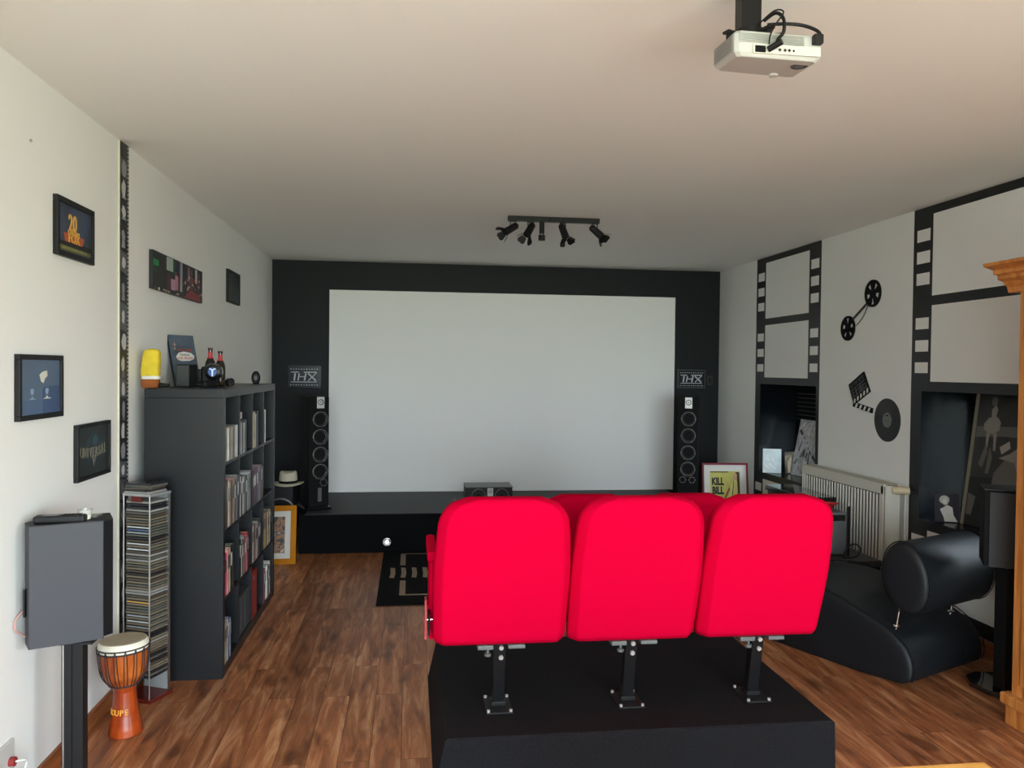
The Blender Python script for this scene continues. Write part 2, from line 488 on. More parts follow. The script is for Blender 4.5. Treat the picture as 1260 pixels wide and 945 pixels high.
# THX plaques
M_thxbg = mat('plaque_face', (.012, .013, .02), .25)
M_thxfr = mat('plaque_frame', (.05, .055, .055), .35)
M_thx = mat('plaque_lettering', (.50, .51, .56), .35)
def plaque(x0, x1, z0, z1, label, fm):
    t = thing('logo_plaque', label, 'plaque', ((x0 + x1) / 2, YB - .02, z0), 'plaques beside the screen')
    y = YB - .02
    MB().box((x0, y, z0), (x1, YB, z1), fm).build('frame', t, bevel=.002)
    MB().box((x0 + .012, y - .002, z0 + .012), (x1 - .012, y, z1 - .012), M_thxbg).build('face', t)
    cx = (x0 + x1) / 2; w = x1 - x0; hh = z1 - z0; cz = (z0 + z1) / 2
    L = MB(); d0, d1 = y - .005, y - .002
    def bar(p, q, th):
        p = V((p[0], 0, p[1])); q = V((q[0], 0, q[1])); d = (q - p).normalized(); n = V((-d.z, 0, d.x)) * th / 2
        L.prism([((p + n).x, (p + n).z), ((p - n).x, (p - n).z), ((q - n).x, (q - n).z), ((q + n).x, (q + n).z)], d0, d1, M_thx, 'y')
    def U(u, v): return (cx + u * w, cz + v * hh)
    bar(U(-.40, .20), U(-.17, .20), .009); bar(U(-.275, .15), U(-.305, -.17), .015)
    bar(U(-.155, .15), U(-.19, -.17), .012); bar(U(.045, .15), U(.00, -.17), .014); bar(U(-.17, -.0), U(.02, -.0), .009)
    bar(U(-.02, .20), U(.37, .20), .010); bar(U(.11, .15), U(.34, -.17), .014); bar(U(.36, .18), U(.12, -.17), .009)
    bar(U(-.40, -.23), U(.37, -.23), .007)
    for v in (.33, -.36):
        for i in range(11): bar(U(-.40 + i * .078, v - .02), U(-.40 + i * .078, v + .02), .008 if i % 2 else .012)
    L.build('lettering', t)
plaque(-1.235, -.905, 1.395, 1.625, 'framed dark THX logo plaque left of the screen above the tower speaker', M_thxbg)
plaque(2.83, 3.14, 1.425, 1.625, 'framed dark THX logo plaque right of the screen near the corner', M_thxfr)
tag(MB().box((3.165, YB - .008, 1.46), (3.225, YB, 1.56), mat('switch_grey', (.03, .03, .032), .4)).box((3.18, YB - .012, 1.48), (3.21, YB - .008, 1.54), M_blkp).build('wall_switch', bevel=.002), 'small black switch plate on the black wall right of the right THX plaque', 'switch')

# ------------------------------------------------------------------ drivers / tower speakers
def driver(parent, name, c, r, face=(0, -1, 0), plug=True):
    n = V(face)
    right = V((0, 0, 1)).cross(n).normalized()
    T = axes(c, right, (0, 0, 1))
    d = MB()
    prof = [(0, .004), (.18 * r, .004), (.24 * r, -.010), (.80 * r, .001), (.86 * r, .006), (.90 * r, .003)]
    mats = [M_ring if not plug else M_blkm, M_blkm, M_cone, M_blkm, M_cone]
    d.lathe(prof, M_cone, T, 36, mats)
    ob = d.build(name, parent)
    q = MB().lathe([(.88 * r, .003), (.9 * r, .009), (r, .006), (r, -.001)], M_ring, T, 36)
    for k in range(6):
        a = k * PI / 3
        p = T @ V((.955 * r * math.cos(a), .955 * r * math.sin(a), .009))
        q.add([T @ V((.955 * r * math.cos(a) + .003 * math.cos(b), .955 * r * math.sin(a) + .003 * math.sin(b), .0095)) for b in [i * PI / 3 for i in range(6)]], [tuple(range(6))], M_alu)
    q.build('ring', ob)
    return ob
def tower(x0, x1, y, zb, zt, dep, label, side):
    cx = (x0 + x1) / 2
    t = thing('tower_speaker', label, 'speaker', (cx, y + dep / 2, zb), 'tower speakers beside the screen')
    MB().box((x0, y, zb + .03), (x1, y + dep, zt), M_blkm).build('cabinet', t, bevel=.008)
    MB().box((x0 - .02, y - .02, zb), (x1 + .02, y + dep, zb + .03), M_gloss).build('plinth', t, bevel=.004)
    h = zt - zb
    k = h / 1.035
    dx = cx + (.012 if side else 0)
    z = zt - .05 * k
    MB().box((dx - .033, y - .006, zt - .108 * k), (dx + .033, y, zt - .004), M_alu).build('tweeter_plate', t, bevel=.002)
    driver(t, 'tweeter', (dx, y - .007, zt - .052 * k), .026)
    for i, dz in enumerate((.208, .367, .528, .683)):
        driver(t, 'woofer', (dx, y - .001, zt - dz * k), .0685)
    if side:
        driver(t, 'bass_port', (dx + .03, y - .001, zt - .785 * k), .032)
        MB().box((dx - .02, y - .004, zt - .955 * k), (dx + .012, y, zt - .83 * k), mat('speaker_badge', (.12, .11, .11), .4)).build('badge', t)
    else:
        driver(t, 'bass_port', (dx - .045, y - .001, zt - .785 * k), .030)
        driver(t, 'bass_port', (dx + .040, y - .001, zt - .785 * k), .030)
    ang = math.radians(22 if side else -19)
    t.rotation_euler = (0, 0, ang)
    t.location = V((cx + (-.010 if side else -.01), y, zb)) + V((-math.sin(ang) * dep / 2, math.cos(ang) * dep / 2, 0))
    return t
tw = tower(-.885, -.705, 7.16, .341, 1.350, .30, 'black tower speaker with four woofers left of the screen', True)
tower(2.495, 2.685, 7.16, .341, 1.366, .34, 'black tower speaker with four woofers right of the screen', False)

# centre speaker
t = thing('centre_speaker', 'wide dark centre speaker lying on the stage below the screen', 'speaker', (.745, 7.55, .341))
MB().box((.515, 7.40, .341), (.955, 7.70, .492), M_blkp).build('cabinet', t, bevel=.006)
MB().box((.512, 7.397, .492), (.958, 7.705, .500), mat('speaker_grey_top', (.09, .095, .10), .35)).build('top_panel', t)
driver(t, 'woofer', (.635, 7.399, .418), .066); driver(t, 'woofer', (.855, 7.399, .418), .066)
MB().box((.718, 7.393, .378), (.772, 7.399, .488), M_alu).build('tweeter_plate', t)
driver(t, 'tweeter', (.745, 7.392, .462), .018)

# subwoofer with hat
t = thing('subwoofer', 'black subwoofer box on the floor in the corner under the straw hat', 'subwoofer', (-1.14, 7.1, 0))
MB().box((-1.385, 6.965, .03), (-1.0, 7.27, .578), M_blkp).build('cabinet', t, bevel=.006)
driver(t, 'woofer', (-1.10, 6.964, .36), .125)
for a in (-1.34, -1.03):
    for b in (7.0, 7.23): MB().cyl((a, b, 0), (a, b, .03), .02, M_blkp).build('foot', t)
h = thing('straw_hat', 'cream straw fedora with black band on the subwoofer', 'hat', (-1.06, 7.12, .578))
T = Matrix.Translation((-1.06, 7.11, .578)) @ Matrix.Diagonal((1.0, 1.08, 1, 1))
def ring(a, b, z, n=36, dip=0, tilt=0):
    return [(a * math.cos(2 * PI * k / n), b * math.sin(2 * PI * k / n), z + dip * math.cos(4 * PI * k / n) + tilt * math.cos(2 * PI * k / n)) for k in range(n)]
MB().loft([ring(.075, .085, .012), ring(.105, .115, .006, dip=.004), ring(.132, .142, .010, dip=.008), ring(.134, .144, .013, dip=.009), ring(.105, .115, .012, dip=.004), ring(.076, .086, .020)], M_hat, T=T, caps=False).build('brim', h)
MB().loft([ring(.078, .088, .012), ring(.077, .087, .045), ring(.074, .083, .085), ring(.070, .078, .108, dip=.004), ring(.060, .066, .116, dip=.005), ring(.035, .042, .105, dip=.002), ring(.008, .01, .098)], M_hat, T=T).build('crown', h)
MB().loft([ring(.080, .090, .012), ring(.0795, .0895, .040), ring(.077, .087, .040), ring(.0775, .0875, .012)], M_blkm, T=T, caps=False).build('hat_band', h)

# ------------------------------------------------------------------ framed pictures
def leaning_frame(name, label, w, h, fw, fd, frame_m, pic, base, yaw, lean, cat='framed picture', mat_w=0, mat_m=None, group=None):
    """local: x right, z up, front toward -y. base = bottom centre"""
    t = thing(name, label, cat, (0, 0, 0), group)
    f = MB()
    f.box((-w / 2, 0, 0), (w / 2, fd, fw), frame_m).box((-w / 2, 0, h - fw), (w / 2, fd, h), frame_m)
    f.box((-w / 2, 0, fw), (-w / 2 + fw, fd, h - fw), frame_m).box((w / 2 - fw, 0, fw), (w / 2, fd, h - fw), frame_m)
    f.build('frame', t, bevel=.002)
    if mat_m:
        MB().box((-w / 2 + fw, fd * .5, fw), (w / 2 - fw, fd * .7, h - fw), mat_m).build('passepartout', t)
    e = fw + mat_w
    pic(t, -w / 2 + e, w / 2 - e, e, h - e, fd * .5)
    place(t, base, (lean, 0, yaw))
    return t

def pic_kill(t, x0, x1, z0, z1, y):
    Y = mat('poster_yellow', 'c4bd62', .5, var=.1, vscale=9)
    MB().box((x0, y - .002, z0), (x1, y, z1), Y).build('print', t)
    w = x1 - x0; h = z1 - z0
    L = MB()
    for k, s in enumerate(('KILL', 'BILL')):
        L.text(s, .094, mat('poster_black', (.01, .009, .008), .5), axes((x0 + .25 * w, y - .003, z1 - .10 - .086 * k), (1, 0, 0), (0, 0, 1)), .0005, width=.66, bold=.005)
    L.box((x0, y - .003, z1 - .012), (x0 + .6 * w, y - .002, z1 - .004), MATS['poster_black'])
    L.build('lettering', t)
    F = MB()
    SK = mat('poster_skin', 'c79a78', .5); SU = mat('poster_suit', 'd6cc7c', .5); DK = mat('poster_dark', '3a2416', .5); RD = mat('poster_red', '9c4634', .5)
    def pl(pts, m, d=.003): F.prism([(x0 + u * w, z1 - (1 - v) * .42) for u, v in pts], y - d - .0006, y - d, m, 'y')
    pl([(.86, .45), (.98, .45), (.98, .98), (.84, .98), (.90, .85)], DK)
    pl([(.76, .80), (.88, .80), (.90, .92), (.84, .97), (.77, .94)], SK, .0036)
    pl([(.66, .40), (.92, .35), (.90, .78), (.78, .80), (.68, .66)], SU, .0042)
    pl([(.40, .32), (.46, .30), (.66, .60), (.62, .64)], RD, .0048)
    pl([(.70, .40), (.73, .40), (.80, .78), (.78, .79)], DK, .0045); pl([(.62, .62), (.66, .60), (.56, .78), (.53, .77)], SK, .0046)
    F.build('printed_figure', t)
leaning_frame('framed_poster', 'dark red framed KILL BILL film poster leaning in the far right corner', .445, .74, .018, .02, mat('dark_red_frame', '7c1230', .35), pic_kill, (2.975, 7.16, 0), math.radians(-4), math.radians(-7), mat_w=.06, mat_m=M_paper, cat='poster')

def pic_yellow(t, x0, x1, z0, z1, y):
    MB().box((x0, y - .002, z0), (x1, y, z1), picture_mat('collage_print', ['140d10', '3a2a2e', 'a8764a', '2b3442', 'd8b48a'], 16)).build('print', t)
leaning_frame('framed_poster', 'yellow framed collage print leaning on the floor beside the black shelf', .42, .475, .045, .022, mat('yellow_frame', 'b87400', .6, spec=.15), pic_yellow, (-1.135, 6.60, 0), math.radians(4), math.radians(-14), mat_w=.045, mat_m=M_paper, cat='framed picture')

# left wall pictures: local frame on wall, right = +Y
def wall_picture(name, label, y0, y1, z0, z1, fw, fm, fill, cat='framed picture', thick=.02, group=None):
    t = thing(name, label, cat, (XL, (y0 + y1) / 2, z0), group)
    f = MB(); x0, x1 = XL, XL + thick
    if fw:
        f.box((x0, y0, z0), (x1, y1, z0 + fw), fm).box((x0, y0, z1 - fw), (x1, y1, z1), fm)
        f.box((x0, y0, z0 + fw), (x1, y0 + fw, z1 - fw), fm).box((x0, y1 - fw, z0 + fw), (x1, y1, z1 - fw), fm)
        f.build('frame', t, bevel=.002)
        x = x0 + thick * .55
    else:
        x = x1
    fill(t, x, y0 + fw, y1 - fw, z0 + fw, z1 - fw)
    return t
def Tl(x, y, z): return axes((x, y, z), (0, 1, 0), (0, 0, 1))
def PLL(mb, x, y0, z0, w, h, pts, m, d=.001):
    mb.prism([(y0 + u * w, z0 + v * h) for u, v in pts], x, x + d, m, 'x')

def fill_20(t, x, y0, y1, z0, z1):
    w = y1 - y0; h = z1 - z0
    p = MB().box((XL, y0, z0), (x, y1, z1), picture_mat('night_sky_print', ['1d2430', '39455c', '2a3038'], 6))
    PLL(p, x, y0, z0, w, h, [(.02, .03), (.98, .03), (.98, .13), (.02, .13)], mat('caption_green', '5a5c34', .5))
    PLL(p, x, y0, z0, w, h, [(0, .13), (1, .13), (1, .24), (.5, .27), (0, .20)], mat('print_dark', '121417', .5))
    p.build('print', t)
    L = MB(); G = mat('logo_gold', 'd4a04a', .45); O = mat('logo_orange', 'a8502a', .5)
    cy = y0 + .42 * w
    L.text('20', .095, G, Tl(x + .0015, cy, z0 + .62 * h), .001, width=.85, bold=.002)
    L.text('CENTURY', .026, G, Tl(x + .0015, cy + .01, z0 + .43 * h), .001, width=.95)
    L.text('FOX', .05, G, Tl(x + .003, cy + .01, z0 + .31 * h), .001, width=1.1, bold=.001)
    PLL(L, x, y0, z0, w, h, [(.20, .22), (.72, .22), (.78, .40), (.16, .40)], O, .0012)
    for i_ in range(12): PLL(L, x + .001, y0, z0, w, h, [(.12 + i_ * .063, .06), (.165 + i_ * .063, .06), (.165 + i_ * .063, .10), (.12 + i_ * .063, .10)], mat('caption_dim', '7d7a44', .5), .0006)
    L.build('lettering', t)
wall_picture('framed_picture', 'black framed picture with golden 20 logo, highest on the left wall', 3.31, 3.675, 2.04, 2.275, .022, M_blkp, fill_20)

def fill_blue(t, x, y0, y1, z0, z1):
    w = y1 - y0; h = z1 - z0
    B0 = mat('print_blue', '51647c', .35, var=.06, vscale=5); B1 = mat('print_blue_deep', '3a4f74', .35); W = mat('print_white', 'd5d3c6', .4); B2 = mat('print_blue_pale', '8fa4bd', .4)
    p = MB().box((XL, y0, z0), (x, y1, z1), B0)
    PLL(p, x, y0, z0, w, h, [(0, 0), (1, 0), (1, .27), (0, .27)], mat('print_blue_low', '4a6080', .35))
    PLL(p, x + .0004, y0, z0, w, h, [(.55, 0), (1, 0), (1, .52), (.58, .50), (.55, .42)], B1)
    for a, s in ((.28, .8), (.65, 1.)):
        PLL(p, x + .001, y0, z0, w, h, [(a - .11 * s, .275), (a + .12 * s, .275), (a + .10 * s, .285), (a + .02, .30), (a + .015, .33), (a - .015, .33), (a - .02, .30)], W if s == 1 else B2)
        PLL(p, x + .001, y0, z0, w, h, [(a - .02, .36), (a + .02, .36), (a + .04, .42), (a + .03, .47), (a - .03, .47), (a - .04, .42)], B2)
    PLL(p, x + .001, y0, z0, w, h, [(.50, .60), (.56, .57), (.60, .66), (.66, .70), (.65, .80), (.58, .79), (.52, .77), (.46, .72)], W)
    p.build('print', t)
wall_picture('framed_picture', 'black framed blue picture with a white shell shape, left on the left wall', 3.005, 3.365, 1.402, 1.643, .019, M_blkp, fill_blue)

def fill_univ(t, x, y0, y1, z0, z1):
    w = y1 - y0; h = z1 - z0
    D = mat('print_black_green', (.012, .016, .016), .3); G = mat('universal_lettering', '6d6a5c', .5)
    p = MB().box((XL, y0, z0), (x, y1, z1), D)
    pts = [(.5 + .27 * math.cos(a), .52 + .34 * math.sin(a)) for a in [2 * PI * i / 24 for i in range(24)]]
    PLL(p, x, y0, z0, w, h, pts, mat('globe_dark', (.022, .034, .040), .4), .0006)
    PLL(p, x + .0006, y0, z0, w, h, [(.48, .62), (.62, .60), (.66, .72), (.56, .84), (.47, .76)], mat('globe_teal', (.03, .075, .095), .4), .0006)
    PLL(p, x + .0006, y0, z0, w, h, [(.44, .40), (.60, .40), (.57, .28), (.50, .18), (.47, .30)], mat('globe_land', (.12, .12, .10), .4), .0006)
    p.build('print', t)
    L = MB()
    word = 'UNIVERSAL'
    for i, ch in enumerate(word):
        u = (i + .5) / 9
        L.text(ch, .062, G, Tl(x + .003 + .0, y0 + w * (.06 + .86 * u), z0 + h * (.50 - .05 * math.sin(PI * u))), .001, width=.75, bold=.0008)
    L.build('lettering', t)
wall_picture('framed_picture', 'dark framed UNIVERSAL globe picture above the speaker on the left wall', 3.502, 3.868, 1.112, 1.354, .016, M_blkp, fill_univ)

def fill_city(t, x, y0, y1, z0, z1):
    w = y1 - y0; h = z1 - z0
    K = mat('city_dark', (.012, .013, .014), .5); 
    p = MB().box((XL, y0, z0), (x, y1, z1), K)
    def c(hx): return mat('city_' + hx, hx, .5)
    def r(u0, u1, v0, v1, hx, d=.0006): PLL(p, x, y0, z0, w, h, [(u0, v0), (u1, v0), (u1, v1), (u0, v1)], c(hx), d)
    r(.01, .10, .62, .78, '1c8a48'); r(.0, .07, .45, .60, '10402a'); r(.24, .36, .62, .98, 'a9b5ad'); r(.36, .41, .55, .95, '1f4a3a')
    r(.42, .50, .55, 1., '20203c'); r(.50, .545, .15, 1., '9b9498'); r(.56, .66, .45, 1., '1a1c34'); r(.66, .70, .5, .95, '83686c'); r(.72, .76, .3, .9, '5c3038')
    r(.83, .87, .55, .97, 'b3bab2'); r(.88, .94, .4, .9, '582a36'); r(.32, .40, .12, .42, 'b98aa8'); r(.40, .46, .15, .65, 'b77488'); r(.25, .32, .1, .5, '4a1c30')
    PLL(p, x, y0, z0, w, h, [(.58, .02), (.98, .02), (.90, .22), (.72, .30)], c('86222a'), .0012)
    rr = random.Random(3)
    for i in range(46):
        u = rr.uniform(.55, .97); v = rr.uniform(.18, .62)
        s = rr.uniform(.008, .022)
        r(u, u + s, v, v + s * 4, rr.choice(['8c2f3a', 'a48f6c', '5a1d28', 'b9a99a', '3a2030', '9a4038']), .0018)
    for i in range(14):
        u = rr.uniform(.02, .5); r(u, u + .02, rr.uniform(.0, .03), .07, rr.choice(['b5a994', '5c5a50', '7a3030', 'cfcabc']), .0018)
    p.build('print', t)
wall_picture('canvas_print', 'wide colourful city street print without frame above the black shelf', 4.455, 5.467, 2.02, 2.228, 0, None, fill_city, 'canvas print')
def fill_small(t, x, y0, y1, z0, z1):
    MB().box((XL, y0, z0), (x, y1, z1), picture_mat('dark_portrait_print', ['0d1114', '1c242a', '2f3a42'], 9)).build('print', t)
wall_picture('framed_picture', 'small nearly black framed picture right of the city print on the left wall', 6.228, 6.64, 2.095, 2.345, .016, M_blkp, fill_small)

# film strip board running from ceiling to floor on the left wall
t = thing('film_strip_banner', 'tall narrow black and white film strip banner running down the left wall', 'banner', (XL, 4.07, .09))
MB().box((XL, 4.005, .09), (XL + .008, 4.125, H - .004), mat('banner_board', 'cfc8b4', .7)).build('board', t)
fs = MB(); x = XL + .008
fs.box((x, 4.009, .09), (x + .0008, 4.125, H - .004), mat('film_black', (.010, .010, .011), .5))
rr = random.Random(11); z = .12
GREYS = [mat('film_grey_%s' % n, c, .5) for n, c in (('dark', '26272a'), ('mid', '55565a'), ('light', '8a8b8e'), ('pale', 'bdbcba'))]
while z < H - .1:
    hh = rr.uniform(.075, .13)
    g = rr.choice(GREYS[:2])
    sh = .012
    fs.prism([(4.013, z + sh), (4.100, z), (4.100, z + hh), (4.013, z + hh + sh)], x + .0008, x + .0012, g, 'x')
    # pale blob as a printed face or figure
    cy, cz = 4.056 + rr.uniform(-.008, .008), z + hh * .55
    a, b = rr.uniform(.018, .032), rr.uniform(.024, .042)
    fs.prism([(cy + a * math.cos(k * PI / 6) * rr.uniform(.8, 1.15), cz + b * math.sin(k * PI / 6) * rr.uniform(.8, 1.15)) for k in range(12)], x + .0012, x + .0016, rr.choice(GREYS[2:]), 'x')
    fs.prism([(cy - a, z + .006), (cy + a * 1.2, z + .006), (cy + a * .6, cz - b * .6), (cy - a * .5, cz - b * .7)], x + .0012, x + .0015, rr.choice(GREYS[1:3]), 'x')
    z += hh + rr.uniform(.004, .02)
z = .1
while z < H - .02:
    fs.box((x + .0008, 4.108, z), (x + .0014, 4.119, z + .010), GREYS[3]); z += .0205
fs.build('film_print', t)
tag(MB().cyl((XL, 3.127, 2.428), (XL + .006, 3.127, 2.428), .005, M_steel, 10).build('screw', origin=(XL, 3.127, 2.423)), 'lone small screw head high on the left wall', 'screw')

# wall outlet
t = thing('wall_outlet', 'white wall outlet with a white cable near the floor at far left', 'outlet', (XL, 2.95, .19))
MB().box((XL, 2.86, .165), (XL + .012, 2.985, .285), M_white).build('cover_plate', t, bevel=.003)
MB().cyl((XL + .012, 2.95, .215), (XL + .03, 2.95, .215), .016, mat('plug_red', (.25, .02, .02), .5), 16).build('plug', t)
MB().tube([(XL + .03, 2.95, .215), (XL + .05, 2.97, .21), (XL + .045, 3.0, .19), (XL + .03, 3.0, .14), (XL + .02, 2.97, .10)], .0035, M_paper).build('cable', t)

# ------------------------------------------------------------------ shelf (open side faces +x)
SX0, SX1, SY0, SY1, SH = -1.335, -.9485, 4.198, 5.731, 1.49
bt, it = .045, .017
t = thing('bookshelf', 'large black cube bookshelf standing against the left wall', 'bookshelf', ((SX0 + SX1) / 2, (SY0 + SY1) / 2, 0))
MB().box((SX0, SY0, 0), (SX1, SY0 + bt, SH - bt), M_shelf).build('side_panel', t, bevel=.0015)
MB().box((SX0, SY1 - bt, 0), (SX1, SY1, SH - bt), M_shelf).build('side_panel', t, bevel=.0015)
MB().box((SX0, SY0, SH - bt), (SX1, SY1, SH), M_shelf).build('top_board', t, bevel=.0015)
MB().box((SX0, SY0 + bt, .0), (SX1 - .002, SY1 - bt, bt + .01), M_shelf).build('bottom_board', t, bevel=.0015)
cw = (SY1 - SY0 - 2 * bt - 3 * it) / 4; z00 = bt + .01; ch = (SH - bt - z00 - 3 * it) / 4
for i in range(3):
    z = z00 + (i + 1) * ch + i * it
    MB().box((SX0 + .01, SY0 + bt, z), (SX1 - .003, SY1 - bt, z + it), M_shelf).build('shelf_board', t)
for c in range(3):
    y = SY0 + bt + (c + 1) * cw + c * it
    for i in range(4):
        z = z00 + i * (ch + it)
        MB().box((SX0 + .01, y, z), (SX1 - .004, y + it, z + ch), M_shelf).build('divider', t)
MB().box((SX0, SY0 + bt, z00), (SX0 + .005, SY1 - bt, SH - bt), M_blkm).build('back_panel', t)

COLS = {'white': 'cfcdc8', 'grey': '7d7e80', 'dark grey': '3b3c40', 'black': '121214', 'beige': 'a59a80', 'brown': '5e483c', 'purple': '4d3a55', 'magenta': '5e2340', 'blue': '34507e', 'pale blue': 'a8b8c8',
        'pink': 'c23a78', 'peach': 'd89a84', 'red': '8c1c20', 'orange': 'b5743a', 'yellow': 'b59a48', 'mint': 'a9d8c8', 'green': '3c5a3c', 'rose': '9c6a70', 'silver': 'a4a6a8'}
BM = {k: mat('spine_' + k.replace(' ', '_'), v, .4, var=.25, vscale=60, stretch=(1, 1, .3)) for k, v in COLS.items()}
ROWN = ['bottom', 'third', 'second', 'top']; COLN = ['nearest', 'second', 'third', 'farthest']
ORD = ['first', 'second', 'third', 'fourth', 'fifth', 'sixth', 'seventh', 'eighth', 'ninth', 'tenth', 'eleventh', 'twelfth', 'thirteenth']
protos = {}
def spine_item(kind, colour, th, hh, dep):
    key = (kind, colour, round(th, 3), round(hh, 3), dep)
    if key not in protos:
        mb = MB()
        if kind == 'disc_case':
            mb.box((-dep, 0, 0), (0, th, hh), BM[colour])
            mb.box((.0002, th * .15, hh * .12), (.0008, th * .85, hh * .8), BM['white' if colour in ('black', 'dark grey', 'brown') and int(th * 1e4) % 2 else colour])
        else:
            mb.box((-dep, .0, 0), (0, .0016, hh), BM[colour]).box((-dep, th - .0016, 0), (0, th, hh), BM[colour])
            mb.box((-.0025, .0016, 0), (0, th - .0016, hh), BM[colour]).box((-dep + .003, .0016, .003), (-.0025, th - .0016, hh - .003), M_paper)
            mb.box((0, th * .2, hh * .55), (.0006, th * .8, hh * .85), BM['white' if colour in ('black', 'red', 'magenta', 'dark grey', 'purple', 'blue') else 'dark grey'])
        ob = mb.build(kind, origin=(0, 0, 0)); protos[key] = ob
        return ob
    o = protos[key].copy(); COL.objects.link(o); return o
KN = {'disc_case': 'disc case', 'book': 'book'}
CATN = {'disc_case': 'disc case', 'book': 'book'}
def fill_cell(row, col, kind, cols, hh, th, dep, inset=.001, start=0., jit=.01, lean_last=0):
    """row 0 = bottom"""
    y = SY0 + bt + col * (cw + it) + .004 + start; z = z00 + row * (ch + it)
    yend = SY0 + bt + col * (cw + it) + cw - .003
    rr = random.Random(row * 10 + col)
    for i, c in enumerate(cols):
        tt = th * rr.choice([.8, 1., 1.2]); h2 = hh + rr.choice([-jit, 0, jit * .5])
        if y + tt > yend: break
        o = spine_item(kind, c, tt, h2, dep)
        o.location = (SX1 - inset - rr.choice([0, .002, .004]), y, z + .0005)
        tag(o, '%s %s, %s from near end, %s row, %s compartment of black shelf' % (c, KN[kind], ORD[i], ROWN[row], COLN[col]), CATN[kind], '%ss in the %s row of the black shelf' % (KN[kind], ROWN[row]))
        y += tt + .001
    return y
W, G, D, K, B, N_ = 'white', 'grey', 'dark grey', 'black', 'beige', 'brown'
fill_cell(3, 0, 'disc_case', [G, B, W, N_, G, B, N_, G, W, 'silver', G, D], .172, .030, .14, jit=.006)
fill_cell(3, 1, 'disc_case', [G, W, D, W, 'silver', D], .185, .028, .14)
fill_cell(3, 2, 'disc_case', [B, B, W, 'silver', K, D], .215, .026, .14)
fill_cell(3, 3, 'disc_case', [D, W], .215, .024, .14)
fill_cell(2, 0, 'book', [N_, D, W, B, N_, 'rose', B, 'purple', G, D], .245, .032, .17)
fill_cell(2, 1, 'book', [W, D, W, G, D, 'silver', G, W, G], .225, .035, .17)
fill_cell(2, 2, 'book', [K, 'magenta', D, 'purple', G, 'rose', G, D, G], .215, .034, .17)
fill_cell(1, 0, 'book', ['pink', 'peach', W, K, 'green'], .235, .042, .18)
fill_cell(1, 1, 'book', [K, W, D, G, 'red', 'rose', 'red'], .215, .036, .18)
fill_cell(1, 2, 'book', [W, N_, 'rose', W, G, D, D], .225, .036, .18)
fill_cell(1, 3, 'book', [B, 'yellow', N_, 'orange', B, G, 'beige', K], .235, .036, .18)
fill_cell(0, 0, 'book', [B, G, W, 'blue', 'pale blue', D], .215, .026, .2)
fill_cell(0, 3, 'book', ['pink', 'magenta', 'mint', W, G, D, W], .215, .040, .2)
# red binder + grey storage boxes
z = z00
y = SY0 + bt + 2 * (cw + it)
t = thing('ring_binder', 'red ring binder in the bottom row of the black shelf', 'binder', (SX1 - .17, y + .06, z))
MB().box((SX1 - .30, y + .02, z + .001), (SX1 - .006, y + .16, z + .29), BM['red']).build('cover', t, bevel=.003)
MB().lathe([(.008, .0), (.013, .0015), (.013, 0)], M_steel, axes((SX1 - .0055, y + .07, z + .245), (0, 1, 0), (0, 0, 1)), 18).build('finger_ring', t)
y = SY0 + bt + 1 * (cw + it)
t = thing('storage_box', 'dark grey storage box in the bottom row, second compartment of the shelf', 'storage box', (SX1 - .17, y + cw / 2, z))
mg = mat('grey_fabric_box', '3d3d40', .8, bump=.5, bscale=300)
MB().box((SX1 - .33, y + .008, z + .001), (SX1 - .015, y + cw - .008, z + .225), mg).build('body', t, bevel=.004)
MB().box((SX1 - .015, y + .09, z + .01), (SX1 - .012, y + .10, z + .215), BM['dark grey']).box((SX1 - .015, y + .2, z + .01), (SX1 - .012, y + .21, z + .215), BM['dark grey']).build('seam', t)
# horizontal boxes on top of books
def flat_box(row, col, zoff, y0, w, hh, cname, label):
    y = SY0 + bt + col * (cw + it) + y0; z = z00 + row * (ch + it) + zoff
    tag(MB().box((SX1 - .20, y, z), (SX1 - .025, y + w, z + hh), BM[cname]).box((SX1 - .025, y + w * .1, z + hh * .3), (SX1 - .0245, y + w * .7, z + hh * .7), BM['dark grey']).build('disc_box', bevel=.002), label, 'disc box')
flat_box(3, 1, .196, .006, .15, .036, 'white', 'white box lying flat on disc cases in the top row of the shelf')
flat_box(1, 1, .224, .006, .15, .012, 'dark grey', 'dark grey case lying flat on the books in the third row of the shelf')

# ------------------------------------------------------------------ things on the shelf top
# yellow and brown plush cushion
t = thing('plush_cushion', 'soft yellow and brown plush cushion on the near end of the shelf', 'cushion', (-1.28, 4.33, SH))
def srect(cx, cy, a, b, z, n=28, p=3.2, dx=0):
    out = []
    for k in range(n):
        th = 2 * PI * k / n; c, s = math.cos(th), math.sin(th)
        out.append((cx + dx + a * math.copysign(abs(c) ** (2 / p), c), cy + b * math.copysign(abs(s) ** (2 / p), s), z))
    return out
PY = mat('yellow_plush', 'd6bd32', .9, bump=.6, bscale=200, var=.12, vscale=25); PB = mat('brown_plush', '8a4c1c', .9); 
TT = Matrix.Translation((-1.322, 4.255, SH)) @ Matrix.Diagonal((.9, 1, 1, 1))
MB().loft([srect(0, 0, .042, .026, .052), srect(0, 0, .050, .034, .06), srect(.0, 0, .050, .036, .10), srect(.004, 0, .048, .036, .15, dx=.002), srect(.008, 0, .044, .034, .185), srect(.010, 0, .034, .026, .198), srect(.010, 0, .01, .01, .203)], PY, T=TT).build('yellow_cushion_top', t)
MB().loft([srect(0, 0, .030, .026, .001), srect(0, 0, .046, .034, .008), srect(0, 0, .049, .035, .035), srect(0, 0, .047, .033, .052)], PB, T=TT).build('brown_base', t)
MB().loft([srect(.004, 0, .0505, .0365, .048), srect(.004, 0, .0505, .0365, .064)], M_paper, T=TT, caps=False).build('white_band', t)
